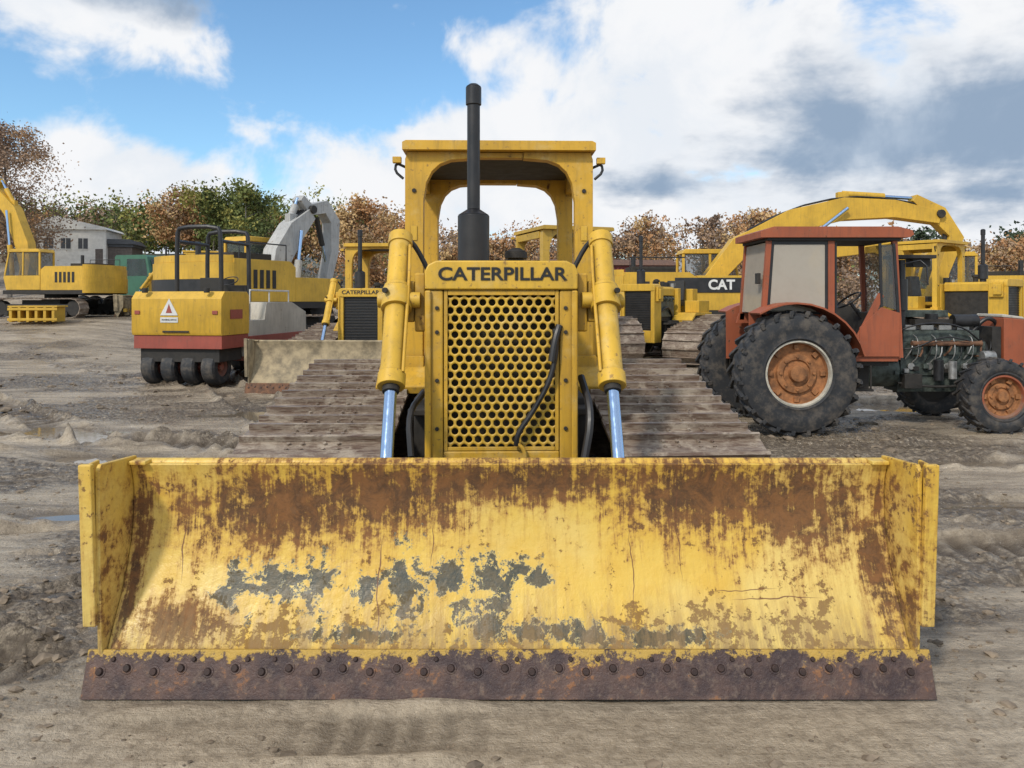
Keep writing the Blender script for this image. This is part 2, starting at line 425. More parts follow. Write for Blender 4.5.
        mb.b(-.358,-.335,4.605,4.62,.86,1.86,col);mb.b(.335,.358,4.605,4.62,.86,1.86,col)
        mb.b(-.334,.334,4.605,4.62,1.830,1.86,col);mb.b(-.334,.334,4.605,4.62,.862,.885,col)
        for z in(1.0,1.3,1.6,1.75):
            for x in(-.40,.40): mb.cyl((x,4.602,z),(x,4.588,z),.013,'dark',seg=8)
        mb.build('grille_frame',body,.003)
    else:
        mb.b(-.36,.36,4.66,4.70,.86,1.86,'black')
        for i in range(16): mb.b(-.35,.35,4.64,4.655,.9+i*.06,.92+i*.06,'dark')
        mb.build('grille',body)
    mb=MB(O)
    mb.prism([(-.40,1.75),(.40,1.75),(.40,1.93),(.36,1.985),(-.36,1.985),(-.40,1.93)],'y',5.022,6.1,col)
    mb.b(-.36,.36,5.03,6.1,.95,1.745,'dark')
    mb.b(-.62,.62,5.3,7.2,.45,1.1,'dark')
    for sgn in(-1,1):
        a,b_=sorted((sgn*.42,sgn*.98)); mb.b(a,b_,6.15,7.4,1.22,1.30,col)
        mb.prism([(6.15,1.22),(6.15,1.30),(5.85,1.12),(5.87,1.05)],'x',a,b_,col)
        mb.b(sgn*.74-.2,sgn*.74+.2,6.5,7.3,1.302,1.62,col)
    mb.b(-.5,.5,6.12,6.3,1.2,1.95,col)
    mb.b(-.48,.48,7.25,7.65,1.1,1.95,col)
    mb.build('hood',body,.015)
    if not canopy:
        mb=MB(O)
        for s_ in(-1,1):
            mb.b(min(s_*.365,s_*.42),max(s_*.365,s_*.42),5.1,6.0,1.2,1.6,'engine')
            mb.tube([(s_*.38,5.1,1.3),(s_*.5,5.4,1.5),(s_*.42,5.9,1.2)],.03,'black',8,2)
            for i in range(4): mb.cyl((s_*.4,5.2+i*.22,1.62),(s_*.46,5.2+i*.22,1.7),.05,'engine',seg=10)
        mb.build('engine',body)
    mb=MB(O)
    mb.box((.05,6.85,1.55),(.5,.5,.15),'seat');mb.box((.05,7.10,1.9),(.5,.12,.55),'seat',(-8,0,0))
    mb.tube([(-.2,6.35,1.9),(-.2,6.4,2.15)],.012,'black');mb.tube([(.3,6.35,1.9),(.3,6.42,2.1)],.012,'black')
    mb.cyl((.1,6.25,1.96),(.1,6.25,2.12),.09,'black');mb.cyl((.3,6.2,1.96),(.3,6.2,2.08),.05,'alu')
    mb.build('operator_station',body,.01)
    mb=MB(O); ex=-.19
    mb.cyl((ex,5.25,1.97),(ex,5.25,2.06),.075,'black',seg=20)
    mb.cyl((ex,5.25,2.06),(ex,5.25,2.40),.112,'black',seg=24)
    mb.cyl((ex,5.25,2.40),(ex,5.25,2.44),.112,'black',.05,seg=24)
    mb.cyl((ex,5.25,2.44),(ex,5.25,3.24),.046,'black',seg=18)
    mb.cyl((ex,5.25,3.18),(ex,5.25,3.31),.056,'black',seg=18); mb.cyl((ex,5.25,3.31),(ex,5.25,3.33),.056,'black',.03,seg=18)
    mb.build('exhaust_stack',body,.005,1)
    mb=MB(O)
    mb.cyl((.12,5.55,1.98),(.12,5.55,2.11),.06,'dark',seg=20);mb.cyl((.12,5.55,2.11),(.12,5.55,2.16),.085,'dark',seg=20);mb.cyl((.12,5.55,2.16),(.12,5.55,2.19),.085,'dark',.03,seg=20)
    mb.build('air_precleaner',body,.005,1)
    if blade:
        mb=MB(O)
        for sgn in(-1,1):
            T=Vector((sgn*.665,4.92,2.20));Bm=Vector((sgn*.625,3.86,.70));d=(Bm-T).normalized()
            a=T;b_=T+d*1.09
            mb.cyl(a,b_,.070,lt,seg=24)
            mb.cyl(a-d*.03,a+d*.05,.080,lt,seg=24)
            mb.cyl(b_-d*.07,b_+d*.015,.082,lt,seg=24)
            mb.cyl(b_+d*.01,b_+d*.05,.05,'dark',seg=20)
            mb.cyl(b_+d*.04,Bm,.036,'chrome',seg=20)
            m_=T+d*.49
            mb.cyl(m_-d*.07,m_+d*.07,.095,lt,seg=28)
            mb.cyl(m_-d*.10,m_-d*.075,.085,lt,seg=24)
            mb.cyl(m_+Vector((-sgn*.15,0,0)),m_+Vector((sgn*.115,0,0)),.05,lt,seg=16)
            mb.cyl(m_+Vector((sgn*.06,-.06,.06)),m_+Vector((sgn*.06,-.11,.06)),.018,'dark',seg=8)
            o=Vector((-sgn*.070,-.055,0))
            mb.tube([T+d*.05+o,T+d*.3+o*1.1,T+d*1.0+o],.012,col,8)
            mb.tube([T+Vector((0,.02,-.02)),T+Vector((-sgn*.06,.1,.02)),T+Vector((-sgn*.2,.12,-.25)),T+Vector((-sgn*.25,.1,-.45))],.018,'black',8,2)
        mb.build('lift_cylinders',body,.004,1)
    if main:
        mb=MB(O)
        mb.tube([(.33,4.59,1.62),(.345,4.57,1.5),(.30,4.56,1.3),(.20,4.56,1.12),(.10,4.56,.98),(.09,4.57,.9)],.017,'black',10,2)
        mb.tube([(.36,4.6,1.64),(.33,4.57,1.55),(.31,4.56,1.42)],.024,'black',10,1)
        mb.tube([(.09,4.57,.92),(.14,4.56,.88),(.15,4.58,.78)],.012,col,8,1)
        mb.tube([(-.50,4.8,1.2),(-.58,4.6,1.1),(-.55,4.5,.85)],.02,'black',8,2)
        mb.tube([(.52,4.8,1.3),(.56,4.55,1.1),(.50,4.5,.8)],.025,'black',8,2)
        mb.build('hoses',body)
    if main or lettering: text('CATERPILLAR','front_lettering',(0.005,4.582-3.36,1.958),.112,body,bold=.0022,sx=1.17)
    if canopy:
        mb=MB(O)
        for sgn in(-1,1):
            P=[(.775,1.25),(.775,2.96),(.755,3.02),(.20,3.02),(.20,2.97),(.40,2.955),(.49,2.92),(.555,2.86),(.60,2.77),(.625,2.62),(.63,1.25)]
            P=[(sgn*x,z) for x,z in P]
            mb.prism(P,'y',6.10,6.22,col)
            mb.prism([(x*.97,z) for x,z in P],'y',7.45,7.62,col)
            a,b_=sorted((sgn*.765,sgn*.68)); mb.b(a,b_,6.225,7.445,2.86,3.0,col)
            mb.b(sgn*.71-.09,sgn*.71+.09,6.07,6.25,1.2,1.34,col)
            mb.tube([(sgn*.775,6.15,2.9),(sgn*.85,6.12,2.93),(sgn*.86,6.12,2.86),(sgn*.79,6.12,2.80)],.012,'black',8,1)
            mb.box((sgn*.84,6.10,2.95),(.07,.05,.05),col)
            mb.box((sgn*.70,6.095,2.35),(.05,.006,.12),'yellow_clean'); 
            for z in(1.9,2.7): mb.cyl((sgn*.70,6.10,z),(sgn*.70,6.088,z),.018,'dark',seg=8)
        mb.b(-.195,.195,6.11,6.21,2.975,3.018,col)
        mb.b(-.19,.19,7.46,7.6,2.975,3.015,col)
        mb.prism([(-.79,3.022),(.79,3.022),(.79,3.085),(.76,3.10),(-.76,3.10),(-.79,3.085)],'y',6.02,7.72,col)
        mb.b(-.67,.67,6.3,7.4,3.0,3.018,'dark')
        mb.build('canopy',body,.012)
    return root
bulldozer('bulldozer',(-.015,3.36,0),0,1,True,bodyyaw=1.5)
bulldozer('bulldozer',(-3.25,14.2,0),-4,1.0,guard='closed',col='yellow_far',bm_='muddyblade',lettering=True)
bulldozer('bulldozer',(-.15,21.3,0),200,1.12,blade=False,guard='closed',col='yellow_old')
bulldozer('bulldozer',(2.75,19.6,0),-34,1.1,blade=False,guard='closed',canopy=False,col='yellow_far')
bulldozer('bulldozer',(15.6,20.5,0),35,1.18,blade=False,guard='closed',col='yellow_far')
bulldozer('bulldozer',(-18.0,34.0,1.0),-70,1.0,guard='closed',col='yellow_far',bm_='muddyblade')
tick('dozers')
# ------------------------------------------------------------ wheels
def wheel(mb,c,R_,w,side,rimr,lugs=0,rim='rimrust',ring='rimwhite',bolts=8,tread=0):
    c=Vector(c);ax=Vector((0,side,0))
    h=w/2
    mb.lathe([(rimr,-h*.8),(rimr+.04,-h*.95),(R_*.80,-h*1.03),(R_*.93,-h*.9),(R_*.965,-h*.55),(R_*.975,0),(R_*.965,h*.55),(R_*.93,h*.9),(R_*.80,h*1.03),(R_*.70,h*1.0),(rimr+.05,h*.93),(rimr+.03,h*.97),(rimr,h*.8)],c,ax,'rubber',48)
    mb.lathe([(rimr+.012,h*.82),(rimr-.02,h*.86),(rimr-.035,h*.6)],c,ax,ring,40)
    mb.lathe([(rimr-.034,h*.62),(rimr-.05,h*.35),(rimr*.62,h*.30),(rimr*.60,h*.5),(rimr*.42,h*.52),(rimr*.40,h*.4),(rimr*.25,h*.4),(rimr*.24,h*.8),(0.001,h*.82)],c,ax,rim,40)
    mb.lathe([(rimr+.0,-h*.8),(rimr-.03,-h*.6),(0.001,-h*.4)],c,ax,'dark',32)
    for i in range(bolts):
        a=2*math.pi*i/bolts;p=c+Vector((math.cos(a),0,math.sin(a)))*rimr*.5
        mb.cyl(p+ax*h*.5,p+ax*(h*.5+.03),.02,rim,seg=6)
        p=c+Vector((math.cos(a),0,math.sin(a)))*rimr*.80
        mb.box(p+ax*h*.38,(.07,.05,.07),rim,rot=(0,-math.degrees(a),0))
    for i in range(lugs):
        for sd in(-1,1):
            a=2*math.pi*(i+(.5 if sd>0 else 0))/lugs
            rad=Vector((math.cos(a),0,math.sin(a)));tan=Vector((-math.sin(a),0,math.cos(a)));ay=Vector((0,1,0))*sd
            d=(ay*.9+tan*.55).normalized();nrm=rad
            pc=c+ay*h*.50+tan*(h*.18)+rad*(R_*.972)
            mb.obox(pc,d*(h*.56),nrm.cross(d)*.026*R_/.8,nrm*.026*R_/.8,'rubber')
            pc=c+ay*h*.97+tan*(h*.50)+rad*(R_*.935)
            mb.obox(pc,(rad*.9).normalized()*R_*.04,tan*.026*R_/.8,ay*.012,'rubber')
# ------------------------------------------------------------ farm tractor
def tractor():
    root=empty('farm_tractor',(3.80,10.85,0),0,1)
    mb=MB()
    for s in(-1,1): wheel(mb,(0,s*.87,.82),.83,.46,s,.44,24,'rimrust','rimwhite',8)
    mb.build('rear_wheels',root,.006,1)
    mb=MB()
    for s in(-1,1): wheel(mb,(2.78,s*.82,.50),.51,.34,s,.29,20,'rimrust','red',6)
    mb.build('front_wheels',root,.005,1)
    mb=MB()
    mb.cyl((0,-.75,.82),(0,.75,.82),.13,'dark');mb.cyl((2.78,-.7,.51),(2.78,.7,.51),.07,'dark')
    mb.b(-.35,1.3,-.28,.28,.52,1.05,'dark');mb.cyl((1.3,0,.8),(1.75,0,.8),.27,'engine',seg=24)
    mb.b(1.75,3.15,-.2,.2,.48,.72,'engine')
    mb.b(1.78,3.0,-.23,.23,.72,1.20,'engine');mb.b(1.85,2.95,-.17,.17,1.20,1.36,'engine')
    for i in range(4):
        x=1.98+i*.26
        mb.box((x,-.25,1.08),(.14,.10,.12),'engine');mb.box((x,0,1.40),(.18,.2,.07),'alu')
        mb.tube([(x,-.2,1.30),(x,-.32,1.25),(x,-.34,1.0),(x-.05,-.25,.9)],.009,'alu',6,2)
        mb.cyl((x-.06,-.235,.85),(x-.06,-.26,.85),.05,'alu',seg=12)
    mb.tube([(1.9,-.30,1.18),(2.9,-.30,1.18)],.038,'rust',10)
    mb.cyl((2.25,-.36,.66),(2.25,-.36,.95),.065,'black',seg=16);mb.cyl((2.45,-.36,.68),(2.45,-.36,.93),.055,'alu',seg=16)
    mb.cyl((2.85,-.38,1.0),(3.02,-.38,1.0),.08,'alu',seg=16)
    mb.tube([(2.9,-.1,1.35),(3.05,-.15,1.55),(3.2,-.15,1.5),(3.25,-.1,1.35)],.03,'black',8,2)
    mb.tube([(1.6,-.25,1.3),(2.0,-.33,1.48),(2.6,-.3,1.45),(2.95,-.2,1.2)],.014,'black',6,2)
    mb.tube([(1.6,-.2,1.1),(1.9,-.36,1.1),(2.3,-.38,1.3),(2.7,-.36,1.22)],.012,'black',6,2)
    mb.tube([(1.7,-.3,.62),(2.2,-.4,.56),(2.8,-.3,.6)],.02,'dark',6,2)
    mb.b(3.05,3.18,-.3,.3,.7,1.42,'dark');mb.cyl((3.0,0,1.0),(3.04,0,1.0),.26,'black',seg=24)
    mb.b(2.05,2.6,-.12,.12,1.45,1.52,'dark'); mb.b(1.62,1.72,-.35,.35,.95,1.6,'red')
    mb.b(1.75,2.0,-.4,-.28,.55,.75,'dark')
    mb.cyl((2.35,.0,1.44),(2.35,0,1.60),.09,'black',seg=20)
    mb.box((2.2,.15,1.6),(.8,.3,.10),'engine');mb.cyl((2.6,-.1,1.5),(2.95,-.1,1.5),.09,'black',seg=18)
    for i in range(10):
        x=1.7+i*.14;mb.tube([(x,-.24,.9+.05*(i%3)),(x+.05,-.33,1.0+.1*(i%2)),(x+.1,-.26,1.22)],.008+.004*(i%3),('black','alu','rust')[i%3],6,1)
        mb.box((x,-.26,.76+.03*(i%4)),(.07,.06,.06),('engine','alu','dark')[i%3])
    mb.build('engine_and_chassis',root,.006,1)
    mb=MB()
    mb.prism([(3.2,.75),(3.58,.78),(3.60,1.40),(3.52,1.52),(3.2,1.55)],'y',-.33,.33,'red')
    mb.prism([(3.2,1.553),(3.52,1.523),(3.5,1.56),(3.2,1.60)],'y',-.30,.30,'cream')
    mb.b(3.602,3.63,-.28,.28,.85,1.35,'black')
    mb.build('front_cowling',root,.02)
    mb=MB()
    mb.cyl((1.83,-.15,1.4),(1.83,-.15,2.38),.055,'black',seg=16);mb.cyl((1.83,-.15,1.65),(1.83,-.15,2.1),.085,'black',seg=18)
    mb.box((1.95,-.15,2.42),(.62,.3,.05),'dark');mb.box((2.1,-.1,2.34),(.25,.2,.12),'dark')
    mb.build('exhaust_stack',root,.005)
    mb=MB();y0,y1=-.62,.40
    mb.prism([(-.38,2.66),(1.66,2.66),(1.72,2.70),(1.70,2.76),(1.5,2.81),(-.20,2.81),(-.38,2.75)],'y',y0-.08,y1+.08,'red')
    mb.prism([(-.28,2.62),(1.56,2.62),(1.56,2.657),(-.28,2.657)],'y',y0-.04,y1+.04,'dark')
    for s in(-1,1):
        yo=-.62 if s<0 else .40
        a,b_=(yo,yo+.055) if s<0 else (yo-.055,yo)
        yg=yo+.015 if s<0 else yo-.015
        def post(p,q,w=.07): 
            mb.prism([(p[0]-w/2,p[1]),(p[0]+w/2,p[1]),(q[0]+w/2,q[1]),(q[0]-w/2,q[1])],'y',a,b_,'red')
        post((-.32,1.50),(-.24,2.62));post((.62,1.05),(.62,2.62),.09);post((1.58,1.0),(1.50,2.62),.07)
        mb.prism([(-.40,1.45),(.57,1.45),(.57,1.60),(-.36,1.60)],'y',a,b_,'red')
        mb.prism([(.675,.95),(1.54,.95),(1.535,1.04),(.675,1.04)],'y',a,b_,'red')
        mb.prism([(-.28,1.603),(.573,1.603),(.573,1.64),(-.275,1.64)],'y',yg-.008,yg+.008,'black')
        mb.prism([(-.205,2.57),(.573,2.57),(.573,2.618),(-.20,2.618)],'y',yg-.008,yg+.008,'black')
        mb.prism([(.535,1.641),(.573,1.641),(.573,2.569),(.535,2.569)],'y',yg-.008,yg+.008,'black')
        mb.prism([(-.275,1.641),(-.235,1.641),(-.17,2.569),(-.205,2.569)],'y',yg-.008,yg+.008,'black')
        mb.prism([(-.234,1.641),(.534,1.641),(.534,2.568),(-.169,2.568)],'y',yg-.003,yg+.003,'glassdirty')
        P=[];Q=[]
        for k in range(11):
            t_=R(14+k*10.8);P.append((.95*math.cos(t_),.82+.95*math.sin(t_)));Q.append((.925*math.cos(t_),.82+.925*math.sin(t_)))
        a2,b2=sorted((s*.56,s*1.0));mb.prism(P+Q[::-1],'y',a2,b2,'red')
        a3,b3=sorted((s*.54,s*.558));mb.prism(P+[(-.5,.9),(.9,.9)],'y',a3,b3,'red')
    mb.prism([(.98,1.02),(1.54,1.02),(1.55,1.62),(1.30,1.70),(1.0,1.42)],'y',-.655,-.625,'red')
    mb.prism([(.80,1.0),(.97,1.0),(1.33,1.86),(1.26,1.90)],'y',-.648,-.625,'red')
    for p,q in(((1.30,1.70),(1.28,2.58)),((1.53,1.63),(1.47,2.58))):
        mb.prism([(p[0]-.018,p[1]),(p[0]+.018,p[1]),(q[0]+.018,q[1]),(q[0]-.018,q[1])],'y',-.65,-.626,'black')
    mb.prism([(1.32,1.72),(1.51,1.66),(1.45,2.56),(1.30,2.56)],'y',-.640,-.636,'glass')
    mb.prism([(.675,1.25),(.70,1.25),(.70,2.6),(.675,2.6)],'y',-.61,-.58,'black')
    mb.prism([(-.32,1.62),(-.30,1.62),(-.235,2.6),(-.25,2.6)],'y',-.56,.34,'glassdirty')
    mb.b(1.54,1.55,-.55,.34,1.55,2.6,'glass');mb.b(1.50,1.58,-.555,.345,.95,1.5,'red')
    mb.b(.6,1.45,-.54,.34,.88,.948,'dark')
    mb.b(-.28,.55,-.5,.33,1.05,1.2,'dark')
    mb.build('cab',root,.008)
    mb=MB()
    mb.box((.60,-.05,1.45),(.5,.5,.14),'seat');mb.box((.36,-.05,1.8),(.12,.48,.6),'seat',(0,-8,0))
    mb.tube([(1.5,0,1.3),(1.15,0,1.78)],.025,'black')
    mb.lathe([(.19,-.015),(.205,0),(.19,.015),(.175,0),(.19,-.015)],(1.14,0,1.80),(-.6,0,.8),'black',24)
    mb.box((1.40,0,1.45),(.16,.5,.35),'dark')
    mb.tube([(1.62,-.62,2.3),(1.8,-.85,2.35),(1.82,-.86,2.0)],.012,'black',6,1)
    mb.b(.85,1.15,-.74,-.5,.55,.58,'dark');mb.b(.87,.89,-.72,-.70,.55,.9,'dark');mb.b(1.11,1.13,-.72,-.7,.55,.9,'dark')
    mb.box((-.36,-.5,2.1),(.05,.1,.15),'dark')
    mb.build('cab_interior',root,.008)
tractor()

# ------------------------------------------------------------ excavator (forward +X)
def excavator(name,loc,yaw,sc,boom,stick,bucket=True,col='yellow_far',bcol=None,cabside=1,label=None,cwcol=None):
    root=empty(name,loc,yaw,sc);bcol=bcol or col
    mb=MB()
    for s in(-1,1):
        a,b_=sorted((s*1.05,s*1.6));track(mb,(-1.75,.45,.40),(1.75,.45,.40),a,b_,44,'x',gr=.03,detail=False)
        mb.b(-1.6,1.6,s*1.32-.14,s*1.32+.14,.25,.62,'dark')
        for i in range(8): mb.cyl((-1.4+i*.4,s*1.32-.2,.22),(-1.4+i*.4,s*1.32+.2,.22),.11,'dark',seg=12)
        for u in(-1.75,1.75): mb.cyl((u,s*1.32-.15,.45),(u,s*1.32+.15,.45),.32,'dark',seg=24)
    mb.b(-.9,.9,-1.2,1.2,.45,.8,'dark');mb.cyl((0,0,.8),(0,0,1.05),.65,'dark',seg=28)
    mb.build('undercarriage',root)
    h=root
    mb=MB()
    mb.b(-2.2,1.7,-1.35,1.35,1.05,1.22,'dark')
    pts=[(-2.1,-1.38),(-2.1,1.38)]+[(-2.1-.55*math.cos(R(a)),1.38*math.sin(R(a))) for a in range(80,-81,-20)]
    mb.prism(pts,'z',1.10,1.75,cwcol or col)
    mb.prism([(x*.992,y*.985) for x,y in pts],'z',1.753,2.15,col)
    mb.prism([(x*.985,y*.96) for x,y in pts],'z',2.153,2.32,col)
    mb.prism([(-2.08,1.225),(-2.08,2.25),(-.3,2.25),(-.1,2.1),(-.1,1.225)],'y',-1.34,1.34,col)
    mb.b(-1.8,-.6,-1.0,.2,2.253,2.42,'dark');mb.cyl((-1.5,.6,2.25),(-1.5,.6,2.75),.07,'black')
    for s_ in (-1,1):
        for k in range(5): mb.b(-1.7+k*.2,-1.58+k*.2,min(s_*1.352,s_*1.342),max(s_*1.352,s_*1.342),1.55,2.0,'dark')
    zt=2.16 if label else 1.85
    if cabside>0: mb.b(-.095,1.6,-1.34,-.45,1.225,zt,col)
    else: mb.b(-.095,1.6,.45,1.34,1.225,1.85,col)
    if label: mb.b(-.7,1.55,-1.362,-1.345,1.70,2.10,'black')
    mb.b(-.1,1.3,-.4,.4,1.225,1.7,'dark')
    yy=-1.30 if cabside>0 else 1.30
    mb.tube([(-1.9,yy,2.25),(-1.9,yy,2.65),(-.4,yy,2.65),(-.4,yy,2.2)],.02,'black',6)
    mb.build('engine_house',h,.04,3)
    mb=MB();c0,c1=(.48,1.34) if cabside>0 else (-1.34,-.48)
    mb.prism([(-.08,1.23),(1.55,1.23),(1.68,1.75),(1.66,1.85),(-.08,1.85)],'y',c0,c1,col)
    mb.prism([(-.1,2.86),(1.47,2.86),(1.3,3.0),(0,3.0)],'y',c0-.02,c1+.02,col)
    for yy in(c0,c1-.07):
        for p,q in(((-.08,1.853),(-.08,2.857)),((.72,1.853),(.70,2.857)),((1.59,1.853),(1.38,2.857))):
            mb.prism([p,(p[0]+.08,p[1]),(q[0]+.08,q[1]),q],'y',yy,yy+.07,col)
    mb.prism([(-.03,1.853),(1.62,1.853),(1.42,2.857),(-.03,2.857)],'y',c0+.02,c1-.02,'glass')
    mb.build('cab',h,.02)
    mb=MB()
    bp,bt=boom;sp,st=stick
    mb.beam(bp,bt,-.24,.24,bcol);mb.beam(sp,st,-.18,.18,bcol)
    mb.cyl((bp[0][0],-.35,bp[0][1]),(bp[0][0],.35,bp[0][1]),.14,'dark');mb.cyl((sp[1][0],-.3,sp[1][1]),(sp[1][0],.3,sp[1][1]),.12,'dark')
    mid=bp[len(bp)//2]
    for s in(-1,1):
        a=Vector((bp[0][0]+.55,s*.38,bp[0][1]-.35));b_=Vector((mid[0],s*.38,mid[1]));c=a.lerp(b_,.55)
        mb.cyl(a,c,.10,bcol);mb.cyl(c,b_,.05,'chrome')
    a=Vector((mid[0],0,mid[1]+bt[len(bp)//2]*.5+.12));b_=Vector((sp[0][0],0,sp[0][1]));c=a.lerp(b_,.6);mb.cyl(a,c,.10,bcol);mb.cyl(c,b_,.05,'chrome')
    mb.box((mid[0],0,mid[1]+bt[len(bp)//2]*.5+.05),(.3,.2,.25),bcol)
    a=Vector((sp[1][0],0,sp[1][1]));e=Vector((sp[-1][0],0,sp[-1][1]));d=(e-a).normalized();n=Vector((d.z,0,-d.x))
    if n.x<0:n=-n
    p=a+n*.32+d*.3;q=a.lerp(e,.75)+n*.30;mb.cyl(p,p.lerp(q,.6),.08,'dark');mb.cyl(p.lerp(q,.6),q,.04,'chrome')
    for off in(-.15,-.05,.05,.15): mb.tube([(bp[0][0],off,bp[0][1]+.35)]+[(x,off,z+t_*.5+.05) for (x,z),t_ in zip(bp[1:],bt[1:])],.025,'black',6,1)
    if bucket:
        x,z=sp[-1]
        P=[(x+.25,z+.12),(x-.3,z+.05),(x-.95,z-.2),(x-1.15,z-.75),(x-.85,z-1.15),(x-.25,z-1.2),(x-.05,z-1.1),(x-.25,z-.6),(x+.05,z-.15)]
        mb.prism(P,'y',-.55,.55,'dark')
        for k in range(5): mb.box((x+.02,-.5+k*.25,z-1.08),(.25,.08,.05),'alu',(0,-20,0))
    mb.build('boom_and_arm',h,.015)
    if label: text(label,'side_lettering',(.55,-1.368,1.90),.36,h,bold=.012,mat='decalw')
    return root
excavator('excavator',(6.1,25.5,0),0,1.2,([(.3,1.7),(1.4,3.0),(2.9,3.75),(4.4,4.1),(5.8,4.1),(7.1,3.85)],[.42,.62,.66,.64,.5,.35]),([(6.4,4.42),(7.1,3.95),(7.6,3.3),(6.9,1.4)],[.22,.5,.42,.25]),label='CAT',cabside=1,cwcol='black')
excavator('excavator',(17.6,29,0),165,1.2,([(.3,1.7),(1.4,2.8),(2.6,3.4),(4.2,3.1)],[.5,.65,.65,.4]),([(3.9,3.5),(4.2,3.2),(4.5,2.8),(4.1,1.4)],[.25,.45,.4,.25]),col='yellow_far')
excavator('excavator',(-9.5,28.0,0),62,1.42,([(.3,1.7),(.6,2.5),(1.1,3.2),(1.7,3.72)],[.42,.66,.6,.34]),([(1.35,4.15),(1.7,3.85),(2.35,4.0),(2.72,3.6),(2.70,2.7),(2.4,1.7)],[.2,.34,.40,.40,.32,.24]),bcol='boomgrey',cwcol='black')
excavator('excavator',(-20.1,33,1.0),172,1.0,([(1.5,1.7),(1.8,3.3),(2.4,4.8),(3.4,5.9)],[.5,.65,.6,.4]),([(3.0,6.2),(3.4,5.9),(4.2,5.6),(4.9,3.6)],[.25,.5,.4,.3]),cabside=1)
tick('excavators')
# ------------------------------------------------------------ pneumatic roller
def roller():
    root=empty('pneumatic_roller',(-6.98,15.4,0),-9,1)
    mb=MB()
    for (yy,n,x0) in((.42,4,-.74),(3.7,4,-.60)):
        for i in range(n):
            c=Vector((x0+i*.46,yy,.38));w=.150
            mb.lathe([(.20,-w),(.33,-w*1.05),(.375,-w*.8),(.385,0),(.375,w*.8),(.33,w*1.05),(.20,w)],c,(1,0,0),'rubber',36)
            mb.lathe([(.20,w*.9),(.18,w*.4),(.08,w*.4),(.07,w*.9),(.001,w*.95)],c,(1,0,0),'redroller',24)
            mb.lathe([(.20,-w*.9),(.18,-w*.4),(.001,-w*.4)],c,(1,0,0),'dark',24)
    mb.build('wheels',root)
    mb=MB()
    mb.b(-1.0,1.0,.02,1.1,.78,1.06,'redroller')
    mb.prism([(0.0,1.063),(-.03,1.13),(-.03,1.83),(.10,1.98),(1.0,1.98),(1.1,1.9),(1.1,1.063)],'x',-1.02,1.02,'yellow_far')
    mb.b(-.9,.9,.1,1.0,.5,.78,'dark')
    mb.prism([(1.12,.55),(1.12,1.35),(1.9,1.35),(2.0,1.75),(3.3,1.75),(4.1,1.5),(4.15,.7),(3.9,.55)],'x',-.97,.97,'cream')
    mb.prism([(1.15,.45),(1.15,1.0),(4.18,1.0),(4.18,.6),(3.9,.45)],'x',-1.0,1.0,'redroller')
    mb.b(-.3,.3,-.05,-.032,1.12,1.16,'dark')
    for s in(-1,1):
        mb.b(s*.88-.06,s*.88+.06,-.05,-.032,1.5,1.58,'redroller')
        mb.cyl((s*.7,-.04,1.95),(s*.7,-.04,2.05),.06,'dark')
    mb.build('body',root,.03,3)
    mb=MB()
    mb.prism([(-.35,1.48),(.05,1.48),(-.15,1.83)],'y',-.043,-.034,'white')
    mb.prism([(-.22,1.53),(-.08,1.53),(-.15,1.72)],'y',-.048,-.044,'redroller')
    mb.b(-.35,.05,-.042,-.034,1.33,1.44,'white')
    mb.box((1.027,.55,1.5),(.006,.5,.2),'redroller')
    mb.build('notice_plate',root)
    text('TOWING HITCH','notice_lettering',(-.15,-.046,1.385),.045,root)
    mb=MB()
    for yy in(.95,2.15):
        mb.tube([(-.62,yy,1.4),(-.62,yy,3.25),(-.55,yy,3.42),(.35,yy,3.42),(.43,yy,3.25),(.45,yy,1.4)],.05,'black',10,1)
    mb.tube([(-.6,.95,3.1),(-.6,2.15,3.1)],.04,'black');mb.tube([(.43,.95,3.1),(.43,2.15,3.1)],.04,'black')
    mb.build('roll_bar',root)
    mb=MB()
    mb.box((0,1.55,1.75),(.5,.5,.15),'seat');mb.box((0,1.3,2.05),(.5,.12,.5),'seat')
    mb.box((0,2.3,1.95),(.7,.2,.4),'dark');mb.lathe([(.2,-.015),(.215,0),(.2,.015),(.185,0),(.2,-.015)],(0,2.05,2.25),(0,-.5,.85),'black',24)
    mb.b(.9,.95,1.3,3.2,2.0,2.04,'white')
    for y in(1.3,2.2,3.2): mb.b(.91,.94,y-.015,y+.015,1.35,2.0,'white')
    mb.build('operator_station',root,.01)
roller()
def truck():
    root=empty('parked_truck',(-18.7,38,1.05),-12,1)
    mb=MB()
    mb.prism([(-1.0,.9),(1.0,.9),(1.05,1.9),(.85,2.9),(.7,3.0),(-.9,3.0),(-1.0,2.9)],'y',-1.15,1.15,'green')
    mb.b(-4.6,-1.05,-1.1,1.1,1.0,1.15,'dark');mb.b(-4.5,-1.15,-1.12,1.12,1.155,1.9,'green')
    mb.b(1.0,1.3,-1.1,1.1,.6,.9,'dark')
    for s in(-1,1): mb.prism([(-.3,1.95),(.88,1.95),(.75,2.8),(-.3,2.8)],'y',s*1.155-.004,s*1.155+.004,'glass')
    mb.box((.99,0,2.4),(.02,1.9,.8),'glass',(0,-10,0))
    mb.build('cab_and_box',root,.03)
    mb=MB()
    for x in(.3,-3.0,-4.0):
        for s in(-1,1): wheel(mb,(x,s*.98,.5),.5,.3,s,.28,0,'rust','alu',6)
    mb.build('wheels',root)
truck()
